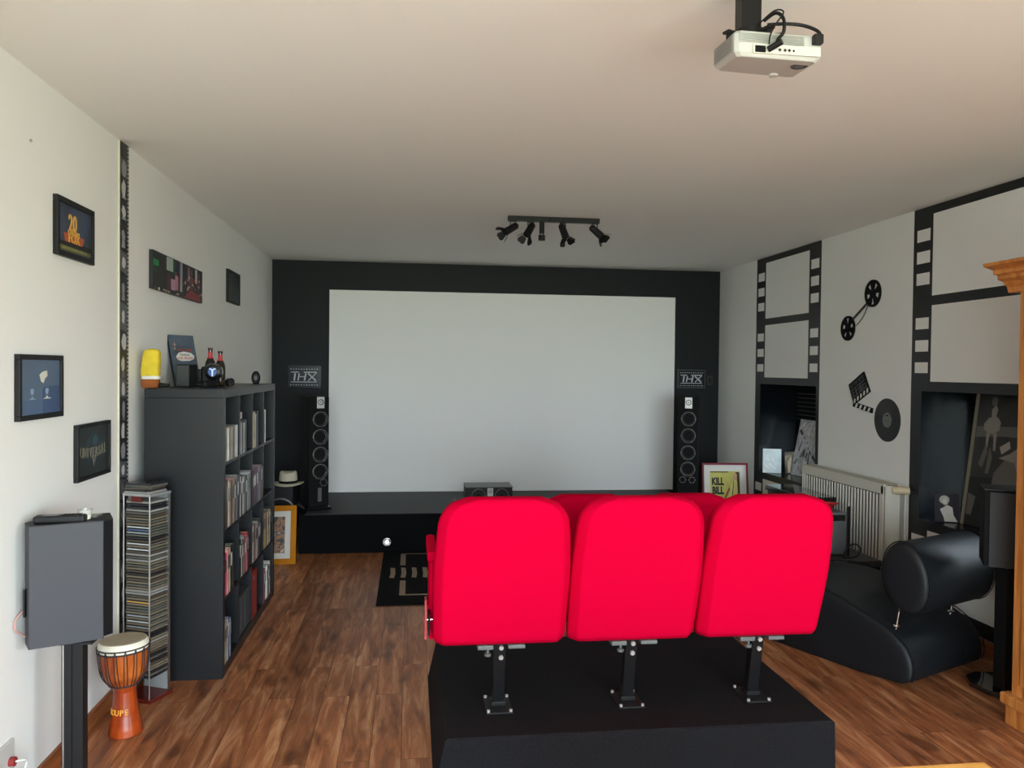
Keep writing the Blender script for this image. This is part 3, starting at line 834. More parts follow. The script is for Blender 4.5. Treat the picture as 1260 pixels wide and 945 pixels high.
MB().loft([[(.048 + a * .05, .0 + .020 * math.cos(q), .016 + .014 * math.sin(q) * (1 - .3 * a)) for q in [2 * PI * i / 12 for i in range(12)]] for a in (0, .3, .6, .9, 1.)], M_blkp, T=TT).build('black_knot', t)

# las vegas card
def pic_vegas(t):
    w, h = .168, .305
    MB().box((-w / 2, 0, 0), (w / 2, .012, h), M_blkp).build('panel', t)
    p = MB().box((-w / 2 + .002, -.001, .002), (w / 2 - .002, 0, h - .002), picture_mat('vegas_sky_print', ['2f3a44', '4c5a68', '3c4550'], 7))
    wm = mat('sign_white', 'cfcdc8', .5); rd = mat('sign_red', 'b5483c', .5)
    pts = [(-.045, .155), (-.055, .175), (-.035, .198), (0, .206), (.045, .198), (.066, .18), (.058, .16), (.03, .150), (-.02, .148)]
    p.prism([(a + .004, b) for a, b in pts], -.0022, -.001, wm, 'y')
    p.prism([(-.052 + .006 * math.cos(k * 2 * PI / 12), .222 + .006 * math.sin(k * 2 * PI / 12)) for k in range(12)], -.0022, -.001, mat('sign_tan', 'a48a6c', .5), 'y')
    st = []
    for k in range(16):
        a = 2 * PI * k / 16 + PI / 2; r = .026 if k % 4 == 0 else (.006 if k % 2 else .009)
        st.append((-.048 + r * .7 * math.cos(a), .248 + r * math.sin(a)))
    p.prism(st, -.0022, -.001, mat('sign_star', 'b5836c', .5), 'y')
    p.build('print', t)
    L = MB()
    def tx(s, size, x, z, m, wd=1): L.text(s, size, m, axes((x, -.0030, z), (1, 0, 0), (0, 0, 1)), .0005, width=wd)
    tx('WELCOME', .020, .008, .214, rd); tx('Fabulous', .018, .006, .187, MATS['city_dark']); tx('LAS VEGAS', .024, .008, .166, rd, .85)
    L.build('lettering', t)
t = thing('sign_card', 'tilted LAS VEGAS sign picture leaning on the wall on top of the shelf', 'picture')
pic_vegas(t)
place(t, (-1.282, 4.80, SH + .001), (math.radians(-15), 0, math.radians(50)))
# little speaker box
t = thing('bookshelf_speaker', 'small dark grey upright speaker in front of the LAS VEGAS picture', 'speaker', (0, 0, 0))
MB().box((-.04, -.035, 0), (.04, .035, .125), M_blkp).build('cabinet', t, bevel=.003)
MB().box((-.036, -.038, .006), (.036, -.035, .119), mat('speaker_cloth', '4a4c4c', .9, bump=.6, bscale=500)).build('grille', t)
place(t, (-1.232, 4.58, SH + .0005), (0, 0, math.radians(-20)))

# projector-lens camera gadget
t = thing('toy_viewer', 'black viewer gadget with round blue lens and painted glint on the shelf', 'viewer', (0, 0, 0))
MB().box((-.035, -.03, .0), (.035, .04, .03), M_blkp).build('foot', t, bevel=.006)
MB().box((-.05, -.01, .02), (.03, .05, .115), M_blkp).build('body', t, bevel=.014)
T = axes((.022, -.012, .085), (1, 0, 0), (0, 0, 1))
MB().lathe([(0, .03), (.024, .03)], M_blk, T, 28, [mat('lens_blue', '4a68a8', .1)]).build('lens', t)
MB().lathe([(.024, .03), (.028, .036), (.042, .030), (.048, .01), (.048, -.02), (.03, -.04)], M_gloss, T, 28).build('lens_barrel', t)
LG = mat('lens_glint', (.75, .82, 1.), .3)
MB().prism([(.018, .060), (.026, .060), (.027, .094), (.041, .101), (.038, .107), (.022, .099), (.006, .107), (.003, .101), (.017, .094)], -.0435, -.0425, LG, 'y').build('painted_glint', t)  # pale shape paints a bluish glint on the lens
MB().box((-.065, 0, .03), (-.05, .04, .10), M_blkp).build('side_grip', t, bevel=.006)
MB().cyl((-.07, .02, .012), (-.045, .02, .012), .016, M_blkp).build('knob', t)
MB().box((-.01, -.032, .002), (.04, -.02, .04), M_blkm).build('front_clip', t, bevel=.003)
place(t, (-1.118, 4.62, SH + .0005))
# bottles
def bottle(loc, label, hs=1.):
    t = thing('bottle', label, 'bottle', (0, 0, 0), 'dark bottles on the shelf')
    gm = mat('dark_bottle_glass', (.012, .006, .004), .12, coat=.3)
    MB().lathe([(0, 0), (.028, .001), (.030, .01), (.030, .12 * hs), (.026, .145 * hs), (.0125, .175 * hs), (.0115, .215 * hs), (.0135, .217 * hs), (.0135, .228 * hs), (0, .230 * hs)], gm, n=24).build('glass_body', t)
    MB().lathe([(.0185, .160 * hs), (.0125, .178 * hs), (.0122, .205 * hs)], mat('red_label', 'b8343c', .5), n=24).build('neck_label', t)
    MB().lathe([(.0138, .216 * hs), (.0142, .229 * hs), (0, .2315 * hs)], mat('bottle_cap', (.05, .006, .008), .4), n=24).build('cap', t)
    place(t, loc); return t
bottle((-1.180, 4.88, SH), 'left dark bottle with red neck label behind the viewer gadget', .98)
bottle((-1.128, 4.90, SH), 'right dark bottle with red neck label behind the viewer gadget', .90)
# mini telescope/binocular
t = thing('spyglass', 'little black and gold spyglass lying on the shelf beside the viewer', 'spyglass', (0, 0, 0))
MB().cyl((0, 0, .022), (.05, -.004, .026), .012, mat('brass_dark', '6b5d3c', .4, .6), 18).build('eyepiece', t)
MB().cyl((.05, -.004, .026), (.075, -.006, .028), .023, M_blkp, 22).build('objective', t)
MB().lathe([(0, .001), (.017, .001), (.0225, .003)], M_gloss, axes((.0755, -.006, .028), (0, 1, 0), (0, 0, 1)), 22).build('front_lens', t)
place(t, (-1.065, 4.66, SH), (0, 0, math.radians(-30)))
t = thing('desk_clock', 'small dark oval desk ornament at the far end of the shelf', 'ornament', (0, 0, 0))
T = axes((0, 0, .042), (1, 0, 0), (0, 0, 1)) @ Matrix.Diagonal((.62, 1, 1, 1))
MB().lathe([(.044, -.012), (.046, -.004), (.046, .006), (.038, .012), (.034, .008), (0, .008)], M_blkp, T, 28).build('body', t)
MB().lathe([(0, .009), (.016, .0095), (.018, .0085)], M_ring, T, 20).build('hub', t)
MB().box((-.02, -.012, 0), (.02, .012, .006), M_blkp).build('foot', t, bevel=.002)
place(t, (-1.035, 5.5, SH))

# ------------------------------------------------------------------ CD tower (rotated)
th = math.radians(-24)
ct = thing('cd_tower', 'tall silver and glass compact disc tower with red wooden base', 'disc rack', (0, 0, 0))
MB().box((-.088, -.08, 0), (.088, .078, .018), M_redwood).build('base', ct, bevel=.003)
MB().box((-.080, -.074, .985), (.080, .068, .997), mat('rack_top_plate', (.45, .47, .48), .3, .7)).build('top_plate', ct)
MB().box((-.03, -.0725, .957), (.03, -.069, .985), M_redwood).build('badge', ct)
for x_, y_ in ((-.075, -.071), (.075, -.071)):
    MB().cyl((x_, y_, .018), (x_, y_, .985), .0035, M_steel, 10).build('rod', ct)
MB().box((.0715, .058, .018), (.0765, .068, .985), M_steel).build('post', ct)
MB().box((-.0765, .058, .018), (-.0715, .068, .985), M_steel).build('post', ct)
MB().box((-.071, .0645, .018), (.071, .067, .985), mat('rack_back', (.25, .26, .26), .5)).build('back_plate', ct)
place(ct, (-1.262, 4.020, 0), (0, 0, th))
cases = {}
JC = [('jewel_grey', '55554f'), ('jewel_beige', '6e6657'), ('jewel_dark', '26262a'), ('jewel_brown', '4c443b'), ('jewel_silver', '8a8a86')]
def jewel(key, hexv):
    if key not in cases:
        mb = MB(); m = mat(key, hexv, .25, var=.15, vscale=40)
        mb.box((-.070, -.0615, 0), (.070, .0615, .0095), m if key in ('jewel_grey', 'jewel_beige', 'jewel_dark', 'jewel_brown', 'jewel_silver') else mat('jewel_grey', '55554f', .25, var=.15, vscale=40))
        mb.box((-.064, -.0622, .002), (.064, -.0615, .0078), mat(key + '_spine', hexv, .35))
        cases[key] = mb.build('disc_case', origin=(0, 0, 0)); return cases[key]
    o = cases[key].copy(); COL.objects.link(o); return o
Rz = Matrix.Rotation(th, 4, 'Z')
rr = random.Random(5)
special = {9: ('jewel_white', 'c4c8cc', 'white disc case with blue edge, upper of the two brightest near the tower top'), 10: ('jewel_blue', '3c5a8c', 'blue disc case between two white ones near the tower top'), 11: ('jewel_pale', '9aa2aa', 'pale disc case just under the blue one in the disc tower'),
           15: ('jewel_white', 'c4c8cc', 'white disc case above the middle gap of the upper disc tower'), 17: ('jewel_white', 'c4c8cc', 'white disc case, lowest of the bright ones in the upper disc tower'),
           36: ('jewel_yellow', 'c79a3c', 'yellow disc case in the middle of the disc tower'), 41: ('jewel_pale', '9aa2aa', 'pale disc case, top of the bright trio below the middle of the tower'), 43: ('jewel_white', 'c4c8cc', 'white disc case, middle of the bright trio below the middle of the tower'), 45: ('jewel_pale', '9aa2aa', 'pale disc case, bottom of the bright trio below the middle of the tower')}
z = .950; i = 0
while z > .10:
    if i in special:
        k, hx, lab = special[i]; o = jewel(k, hx); dx, dy = .004, -.003
        tag(o, lab, 'disc case')
        rz = th
    else:
        k, hx = rr.choice(JC); o = jewel(k, hx)
        dx, dy = .0015 * math.sin(i * .9), .001 * math.cos(i * .7); rz = th + math.radians(0)
        cn = {'jewel_grey': 'grey', 'jewel_beige': 'beige', 'jewel_dark': 'black', 'jewel_brown': 'brown', 'jewel_silver': 'silver grey'}[k]
        tag(o, 'thin %s disc case stacked among its likes in the tall disc tower' % cn, 'disc case', '%s disc cases in the tower' % cn)
    p = Rz @ V((dx, dy, 0)); o.location = (-1.262 + p.x, 4.020 + p.y, z); o.rotation_euler = (0, 0, rz)
    z -= .0133; i += 1
lab = ['silver disc case, lowest of the loose ones on top of the disc tower', 'black disc case, second of the loose ones on top of the disc tower', 'dark disc case with orange mark in the loose pile on the disc tower', 'grey disc case, second from top of the pile on the disc tower', 'black disc case, topmost on the disc tower']
ks = [('jewel_silver', '8a8a86'), ('jewel_dark', '26262a'), ('jewel_brown', '4c443b'), ('jewel_grey', '55554f'), ('jewel_dark', '26262a')]
z = .9975
for i, (k, hx) in enumerate(ks):
    o = jewel(k, hx); tag(o, lab[i], 'disc case', 'loose disc cases on the disc tower')
    o.location = (-1.268 + rr.uniform(-.006, .006), 4.015 + rr.uniform(-.006, .006), z); o.rotation_euler = (0, 0, th + math.radians([4, -5, 12, 0, 8][i]))
    o.scale = (1, 1, 1.0); z += .0098

# ------------------------------------------------------------------ djembe
dj = thing('djembe_drum', 'wooden djembe drum with cream skin and yellow LOUPE lettering on the floor', 'drum', (0, 0, 0))
MB().lathe([(0, .004), (.058, .003), (.066, 0), (.070, .004), (.067, .03), (.056, .09), (.049, .15), (.046, .19), (.050, .215)], M_djembe, n=40).build('foot_body', dj)
MB().lathe([(.050, .212), (.066, .228), (.084, .262), (.094, .30), (.099, .345), (.100, .372)], M_djembe2, n=40).build('bowl', dj)
MB().lathe([(.101, .372), (.1035, .385), (.100, .402), (.094, .412)], M_skinrim, n=40).build('skin_edge', dj)
MB().lathe([(.094, .412), (.085, .4155), (0, .4165)], M_skin, n=40).build('drum_skin', dj)
rp = MB()
def cring(r, z, n=24): return [(r * math.cos(2 * PI * k / n), r * math.sin(2 * PI * k / n), z) for k in range(n)]
rp.tube(cring(.1045, .372), .0032, M_rope, 6, True); rp.tube(cring(.106, .388, 24), .0028, M_rope, 6, True); rp.tube(cring(.062, .222), .004, M_rope, 6, True)
for k in range(16):
    a = 2 * PI * k / 16
    for da in (-.05, .05):
        pts = [(r * math.cos(a + da * s_), r * math.sin(a + da * s_), z_) for r, z_, s_ in ((.1065, .388, 0), (.104, .365, 1), (.101, .33, 1.2), (.0965, .29, 1.4), (.086, .255, 1.6), (.066, .226, 1.8))]
        rp.tube(pts, .0019, M_rope, 5)
rp.build('rope_lacing', dj)
def rr_at(z_):
    P = [(.067, .03), (.056, .09), (.049, .15)]
    for (a, za), (b, zb) in zip(P, P[1:]):
        if za <= z_ <= zb: return a + (b - a) * (z_ - za) / (zb - za)
    return .05
lt = MB()
for i, chx in enumerate('LOUPE'):
    a = math.radians(-150 + i * 21); z_ = .108
    r = rr_at(z_) + .0012
    T = axes((r * math.cos(a), r * math.sin(a), z_), (-math.sin(a), math.cos(a), 0), (.10 * math.cos(a) * -1, .10 * math.sin(a) * -1, 1))
    lt.text(chx, .034, M_gold, T, .0012, bold=.0003, width=.9)
lt.build('lettering', dj)
place(dj, (-1.226, 3.625, 0), (0, math.radians(-1.5), 0))

# ------------------------------------------------------------------ left speaker on stand
t = thing('speaker_stand', 'black metal speaker stand under the left grey speaker', 'speaker stand', (-1.23, 3.1, 0))
MB().box((-1.268, 3.08, .012), (-1.194, 3.13, .585), M_blkp).box((-1.264, 3.077, .012), (-1.258, 3.08, .585), M_steel).box((-1.232, 3.077, .012), (-1.229, 3.08, .585), M_blkm).build('pole', t, bevel=.002)
MB().box((-1.35, 2.98, 0), (-1.10, 3.23, .012), M_blkp).build('base', t, bevel=.003)
MB().box((-1.31, 3.05, .585), (-1.15, 3.17, .593), M_blkp).build('top_plate', t)
foot = [(-1.338, 2.985), (-1.120, 3.085), (-1.095, 3.14), (-1.14, 3.26), (-1.34, 3.17), (-1.383, 3.06)]
t = thing('surround_speaker', 'grey surround speaker with black front on a stand at the left wall', 'speaker', (-1.23, 3.1, .594))
MB().prism([(-1.338, 2.985), (-1.122, 3.085), (-1.18, 3.22), (-1.34, 3.17), (-1.383, 3.06)], .594, 1.03, M_spkgrey).build('cabinet', t, bevel=.003)
MB().prism([(-1.121, 3.084), (-1.100, 3.115), (-1.158, 3.245), (-1.179, 3.222)], .604, 1.03, M_blkm).build('grille', t, bevel=.002)
MB().prism([(-1.338, 2.985), (-1.121, 3.084), (-1.100, 3.115), (-1.158, 3.245), (-1.34, 3.17), (-1.383, 3.06)], 1.0305, 1.034, M_blkp).build('top_panel', t)
MB().box((-1.372, 3.02, .70), (-1.366, 3.05, .80), M_gloss).build('terminal_plate', t)
MB().tube([(-1.375, 3.03, .72), (-1.386, 3.0, .70), (-1.384, 2.99, .665), (-1.376, 3.02, .64), (-1.372, 3.05, .62)], .0028, mat('pink_cable', 'c98f84', .5), 6).build('cable', t)
# on top of speaker
t = thing('remote_control', 'long black remote control lying on the left speaker', 'remote control', (0, 0, 0))
MB().box((-.085, -.027, 0), (.085, .027, .026), M_blkp).build('body', t, bevel=.008, seg=3)
MB().box((-.055, -.016, .026), (-.005, .016, .0266), M_ring).build('display', t)
b_ = MB()
for i in range(5):
    for j in range(3): b_.box((.010 + i * .013, -.016 + j * .012, .026), (.018 + i * .013, -.008 + j * .012, .0275), M_blkm)
b_.build('buttons', t)
place(t, (-1.262, 3.060, 1.0345), (0, 0, math.radians(8)))
t = thing('tealight_glass', 'small clear and white tealight cup on the left speaker', 'cup', (0, 0, 0))
gl = mat('cup_glass', (.45, .45, .42), .15)
MB().lathe([(0, .001), (.017, .001), (.020, .004), (.022, .018), (.0215, .019)], mat('cup_white', 'd9d4c4', .5), n=8).build('white_bowl', t)
MB().lathe([(.0235, .019), (.0265, .038), (.024, .038), (.021, .020)], gl, n=8).build('rim', t)
place(t, (-1.195, 3.105, 1.0345))
tag(MB().box((-1.205, 3.135, 1.0345), (-1.165, 3.195, 1.040), M_greym).box((-1.20, 3.14, 1.040), (-1.17, 3.19, 1.0408), mat('case_cream', '9a9684', .6)).build('lighter_case', bevel=.001), 'flat grey tin at the far corner of the left speaker top', 'tin')

# ------------------------------------------------------------------ seat platform
PZ0 = .2
t = MB()
pl = [[(.098, 2.988, 0), (1.716, 2.988, 0), (1.716, 4.12, 0), (.098, 4.12, 0)], [(.139, 2.992, .193), (1.712, 2.992, .193), (1.712, 4.10, .193), (.139, 4.10, .193)], [(.146, 2.999, .2), (1.705, 2.999, .2), (1.705, 4.093, .2), (.146, 4.093, .2)]]
t.loft(pl, M_carpet, smooth=False)
tag(t.build('seat_platform'), 'low black carpeted platform carrying the front red cinema seats', 'platform')

# ------------------------------------------------------------------ cinema seats
def shell(xl, xr, zb, zt, yo, dep, m, mb, cham=.036, chd=.055):
    """lofted backrest, rear face toward -y, leaning back toward the camera side at its top"""
    rings = []
    K = 30
    for i in range(K + 1):
        t_ = i / K
        z = zb + (zt - zb) * t_
        cx = (xl + xr) / 2; hw = (xr - xl) / 2
        base = .984 + .016 * math.sin(min(1, t_ / .5) * PI / 2)
        r = .105; dz = zt - z; cut = 0
        if dz < r: cut = (r - math.sqrt(max(0, r * r - (r - dz) ** 2))) * .95
        w = hw * base - cut - .028 * max(0, (t_ - .45) / .55) ** 1.6
        if t_ < .03: w -= .006 * (1 - t_ / .03)
        yy = yo + .165 * (1 - t_) ** 1.25 + (.02 * (1 - dz / .03) if dz < .03 else 0) + (.008 * (1 - t_ / .03) if t_ < .03 else 0)
        d = dep
        c = min(cham, w * .3)
        pts = []
        def arc(p0, p1, p2, n):
            for k in range(n):
                u = k / (n - 1); pts.append(tuple((1 - u) ** 2 * a + 2 * u * (1 - u) * b + u * u * e for a, b, e in zip(p0, p1, p2)))
        arc((cx + w - c - .01, yy, z), (cx + w - c, yy, z), (cx + w - c + .006, yy + .006, z), 4)
        arc((cx + w - .012, yy + chd * .6, z), (cx + w, yy + chd * .8, z), (cx + w, yy + chd * 1.1, z), 5)
        arc((cx + w, yy + d - .01, z), (cx + w, yy + d, z), (cx + w - .012, yy + d, z), 4)
        arc((cx - w + .012, yy + d, z), (cx - w, yy + d, z), (cx - w, yy + d - .01, z), 4)
        arc((cx - w, yy + chd * 1.1, z), (cx - w, yy + chd * .8, z), (cx - w + .012, yy + chd * .6, z), 5)
        arc((cx - w + c - .006, yy + .006, z), (cx - w + c, yy, z), (cx - w + c + .01, yy, z), 4)
        rings.append(pts)
    mb.loft(rings, m)
def seat(cx, label, group, left_arm):
    z0 = PZ0
    t = thing('cinema_seat', label, 'cinema seat', (cx, 3.3, z0), group)
    a = MB(); shell(cx - .2765, cx + .2765, .487, 1.103, 3.02, .085, M_red, a); a.build('back_panel', t, bevel=0)
    a = MB(); shell(cx - .265, cx + .265, .52, 1.085, 3.108, .05, M_red, a, .02, .02); a.build('back_cushion', t)
    # folded seat cushion
    a = MB()
    a.loft([srect(cx, 3.385, .22, .04, .53, p=5), srect(cx, 3.385, .245, .05, .55, p=5), srect(cx, 3.375, .25, .055, .66, p=5), srect(cx, 3.36, .245, .05, .80, p=5), srect(cx, 3.36, .21, .03, .83, p=5)], M_red)
    a.build('seat_cushion', t)
    # leg, foot plate
    a = MB(); a.prism([(3.262, .205), (3.302, .205), (3.242, .54), (3.196, .54)], cx - .024, cx + .024, M_blk, 'x'); lg = a.build('leg', t, bevel=.003)
    a = MB()
    for zz, yy in ((.468, 3.2075), (.425, 3.216)):
        MB().cyl((cx + .005, yy + .004, zz), (cx + .005, yy - .006, zz - .002), .0095, M_bolt, 14).build('leg_bolt', lg)
    pass
    a = MB(); a.box((cx - .055, 3.188, .2), (cx + .055, 3.352, .207), M_blkp).box((cx - .03, 3.25, .207), (cx + .03, 3.31, .225), M_blk); fp = a.build('foot_plate', t, bevel=.002)
    for bx_ in (-.046, .046):
        for by_ in (3.197, 3.343):
            MB().cyl((cx + bx_, by_, .207), (cx + bx_, by_, .216), .007, M_bolt, 8).build('bolt', fp)
    a = MB(); a.box((cx - .095, 3.175, .470), (cx - .03, 3.25, .488), M_greym); a.build('bracket', t, bevel=.003); a = MB().box((cx + .03, 3.175, .472), (cx + .10, 3.25, .488), M_greym); a.build('bracket', t, bevel=.003)
    MB().cyl((cx - .052, 3.195, .45), (cx - .052, 3.195, .472), .006, M_greym, 10).cyl((cx - .052, 3.195, .440), (cx - .052, 3.195, .452), .014, M_greym, 12).build('adjuster_knob', t)
    # right arm standard (between the seats)
    for s_ in ((-1, 1) if left_arm else (1,)):
        ax = cx + s_ * .2775
        a = MB(); a.box((ax - .010, 3.32, .47), (ax + .010, 3.62, .80), M_red); a.build('arm_panel', t, bevel=.008)
        MB().box((ax - .020, 3.30, .80), (ax + .020, 3.66, .845), M_red).build('armrest', t, bevel=.012, seg=3)
        if s_ == -1:
            MB().box((ax - .016, 3.24, .515), (ax - .008, 3.32, .60), M_blkm).build('hinge_plate', t)
            MB().cyl((ax - .024, 3.26, .575), (ax + .004, 3.26, .575), .0045, M_chrome, 10).build('hinge_bolt', t)
            MB().box((ax - .030, 3.24, .50), (ax - .022, 3.30, .66), M_redm).build('side_strip', t)
    return t
s1 = seat(.370, 'red velour cinema seat at the left end of the row on the platform', 'red cinema seats on the platform', True)
s2 = seat(.925, 'red velour cinema seat in the middle of the row on the platform', 'red cinema seats on the platform', False)
s3 = dup(s2, 'red velour cinema seat at the right end of the row on the platform'); s3.location = s2.location + V((.557, 0, 0))
g2 = 'red cinema seats in the front row on the floor'
r1 = dup(s2, 'left of the two darker red cinema seats on the floor beyond the platform', g2); r1.location = V((.993, 4.60, 0))
r2 = dup(s2, 'right of the two darker red cinema seats on the floor beyond the platform', g2); r2.location = V((1.580, 4.60, 0))

# ------------------------------------------------------------------ rug
rg = thing('film_strip_rug', 'black rug with cream film strip pattern in front of the stage', 'rug', (.9, 6.1, 0))
MB().box((-.225, 5.39, .0), (1.9, 6.93, .010), mat('rug_black', (.008, .008, .009), .97, spec=.1, bump=.6, bscale=400)).build('pile', rg, bevel=.002)
RC = mat('rug_cream', '94816f', .95, bump=.5, bscale=400)
a = MB()
a.box((-.072, 5.62, .010), (-.030, 5.99, .0112), RC).box((-.076, 6.46, .010), (-.034, 6.86, .0112), RC)
a.box((-.076, 6.845, .010), (1.7, 6.86, .0112), RC).box((-.072, 5.60, .010), (1.7, 5.625, .0112), RC)
for k in range(20):
    x_ = -.152 + k * .084
    a.prism([(x_ - .002, 6.08), (x_ + .034, 6.07), (x_ + .042, 6.2), (x_ + .036, 6.37), (x_ + .000, 6.38), (x_ + .005, 6.2)], .010, .0112, RC)
a.build('pattern', rg)

# ------------------------------------------------------------------ track light
tl = thing('spotlight_bar', 'black ceiling bar with four barn door spotlights in front of the screen', 'ceiling light', (.99, 5.55, H - .05))
a = MB(); a.box((.664, 5.53, H - .035), (.952, 5.57, H), M_blk).box((.955, 5.53, H - .035), (1.05, 5.57, H), M_blk).box((1.053, 5.53, H - .035), (1.318, 5.57, H), M_blk)
a.build('bar', tl, bevel=.002)
def spot(x_, y_, az, el, L=.095):
    """head hanging under the bar pointing along az(el)"""
    top = V((x_, y_, H - .035))
    piv = top + V((0, 0, -.045))
    a = MB()
    a.box((x_ - .022, y_ - .006, piv.z - .012), (x_ - .017, y_ + .006, top.z), M_blk); a.box((x_ + .017, y_ - .006, piv.z - .012), (x_ + .022, y_ + .006, top.z), M_blk); a.box((x_ - .022, y_ - .006, top.z - .005), (x_ + .022, y_ + .006, top.z), M_blk)
    a.build('yoke', tl)
    d = V((math.cos(el) * math.cos(az), math.cos(el) * math.sin(az), math.sin(el)))
    back = piv - d * .028; frt = piv + d * L * .72
    a = MB(); a.cyl(back, frt, .024, M_blk, 20, r1=.027).cyl(back - d * .012, back, .014, M_blk, 16, r1=.024)
    hd = a.build('lamp_head', tl)
    # barn doors
    q = d.to_track_quat('Z', 'Y')
    for k in range(4):
        b_ = MB(); an = PI / 2 * k + PI / 4 * .3
        R = Matrix.Translation(frt) @ q.to_matrix().to_4x4() @ Matrix.Rotation(an, 4, 'Z')
        fl = math.radians(32)
        c_, s_ = math.cos(fl), math.sin(fl)
        r0 = .027; Ld = .052
        quad = [(r0, -.020, .002), (r0 + Ld * .7 * s_, -.031, Ld * .7 * c_), (r0 + Ld * s_, -.022, Ld * c_), (r0 + Ld * s_, .022, Ld * c_), (r0 + Ld * .7 * s_, .031, Ld * .7 * c_), (r0, .020, .002)]
        off = [(p[0] + .0015, p[1], p[2]) for p in quad]
        b_.add([R @ V(p) for p in quad + off], [tuple(range(6)), tuple(range(6, 12))[::-1]] + [(i, (i + 1) % 6, 6 + (i + 1) % 6, 6 + i) for i in range(6)], M_blk)
        b_.build('barn_door', tl)
    a = MB().cyl(frt - d * .004, frt + d * .001, .021, mat('dark_lens', (.03, .03, .03), .15), 16); a.build('lens', hd)
D_ = math.radians
spot(.70, 5.55, D_(195), D_(-32)); spot(.825, 5.55, D_(215), D_(-55)); spot(1.055, 5.55, D_(-35), D_(-68)); spot(1.285, 5.55, D_(-18), D_(-42))
a = MB(); a.cyl((.905, 5.55, H - .035), (.905, 5.55, H - .115), .018, M_blk, 16).cyl((.905, 5.55, H - .128), (.905, 5.55, H - .165), .024, M_blk, 16).cyl((.895, 5.55, H - .115), (.895, 5.55, H - .13), .004, M_blk, 8).cyl((.915, 5.55, H - .115), (.915, 5.55, H - .13), .004, M_blk, 8)
a.build('centre_lamp', tl)

# ------------------------------------------------------------------ projector
pj = thing('video_projector', 'white video projector hanging from a black ceiling mount', 'projector', (.966, 2.12, 2.45))
zn, zf, tn = 2.450, 2.474, .068
NL, NR, FL, FR = (.846, 2.033), (1.093, 2.041), (.857, 2.215), (1.112, 2.236)
a = MB()
rings = []
def body_ring(e, dz, zz0, zz1):
    c = [(NL, zn), (NR, zn), (FR, zf), (FL, zf)]
    cx = sum(p[0][0] for p in c) / 4; cy = sum(p[0][1] for p in c) / 4
    out = []
    for k, (p, z) in enumerate(c):
        px = cx + (p[0] - cx) * (1 - e); py = cy + (p[1] - cy) * (1 - e)
        out.append((px, py, z + dz))
    # chamfered corners
    res = []
    for i in range(4):
        p = V(out[i]); q = V(out[(i + 1) % 4]); o_ = V(out[i - 1])
        f_ = .05
        res.append(tuple(p + (o_ - p) * f_)); res.append(tuple(p + (q - p) * f_))
    return res
a.loft([body_ring(.08, 0, 0, 0), body_ring(.0, .010, 0, 0), body_ring(-.01, .035, 0, 0), body_ring(.0, .060, 0, 0), body_ring(.06, .068, 0, 0)], M_white, smooth=False)
a.build('casing', pj, bevel=.003)
rl = V((NR[0] - NL[0], NR[1] - NL[1], 0)).normalized()
def rp_(u, z, off=.0): # point on rear face, u 0..1
    return V((NL[0] + (NR[0] - NL[0]) * u, NL[1] + (NR[1] - NL[1]) * u - .0035 - off, zn + z))
def rbox(u0, u1, z0, z1, d, m, mb):
    p0 = rp_(u0, z0); p1 = rp_(u1, z1)
    mb.box((p0.x, p0.y - d, p0.z), (p1.x, p0.y + .004, p1.z), m)
a = MB(); M_pp = mat('port_panel', (.62, .61, .56), .5)
rbox(.2, .97, .008, .032, .0006, M_pp, a)
rbox(.22, .34, .010, .028, .0012, M_blkm, a)
rbox(.72, .82, .012, .017, .0014, M_steel, a); rbox(.74, .80, .014, .024, .002, mat('vga_blue', '3c5aa8', .5), a)
a.build('port_panel', pj)
for u, c in ((.50, 'c8b43c'), (.56, 'e0e0dc'), (.61, '2c2c2c'), (.66, '2c2c2c'), (.88, '1c1c1c')):
    p = rp_(u, .019); MB().cyl(p, p + V((0, -.004, 0)), .0052 if u < .8 else .007, M_steel, 14).cyl(p + V((0, -.004, 0)), p + V((0, -.0045, 0)), .003, M_blkm, 10).build('socket', pj)
a = MB()
for k in range(6):
    rbox(.04, .78, .036 + k * .0042, .0375 + k * .0042, .0004, mat('groove', (.45, .45, .42), .6), a)
a.build('vent_grooves', pj)
# side vents on left side
a = MB()
for k in range(9):
    z = .014 + k * .005
    p0 = V((NL[0], NL[1], zn + z)).lerp(V((FL[0], FL[1], zf + z)), .1); p1 = V((NL[0], NL[1], zn + z)).lerp(V((FL[0], FL[1], zf + z)), .92)
    a.add([p0 + V((-.004, 0, 0)), p1 + V((-.004, 0, 0)), p1 + V((-.004, 0, .0024)), p0 + V((-.004, 0, .0024))], [(0, 1, 2, 3)], mat('vent_dark', (.16, .15, .14), .6))
a.build('side_vent', pj)
def bpt(u, v, d=.0): # bottom face
    n = V((NL[0], NL[1], zn)).lerp(V((NR[0], NR[1], zn)), u); f_ = V((FL[0], FL[1], zf)).lerp(V((FR[0], FR[1], zf)), u)
    return n.lerp(f_, v) - V((0, 0, d))
p = bpt(.84, .3); 
MB().cyl(p, p - V((0, 0, .002)), .023, mat('lamp_vent', (.06, .06, .06), .5), 24).cyl(p - V((0, 0, .002)), p - V((0, 0, .003)), .012, M_ring, 16).build('speaker_vent', pj)
p = bpt(.70, .86)
MB().cyl(p, p - V((0, 0, .006)), .013, M_white, 18).build('adjust_foot', pj)
a = MB(); a.box((.893, 2.105, 2.53), (.950, 2.15, H - .012), M_blk)
for k in (-1, 0, 1): a.box((.9215 + k * .009 - .002, 2.1035, H - .03), (.9215 + k * .009 + .002, 2.105, H - .012), M_blkm)
a.cyl((.92, 2.127, H - .012), (.92, 2.127, H), .065, M_blk, 28).build('ceiling_mount', pj)
a = MB()
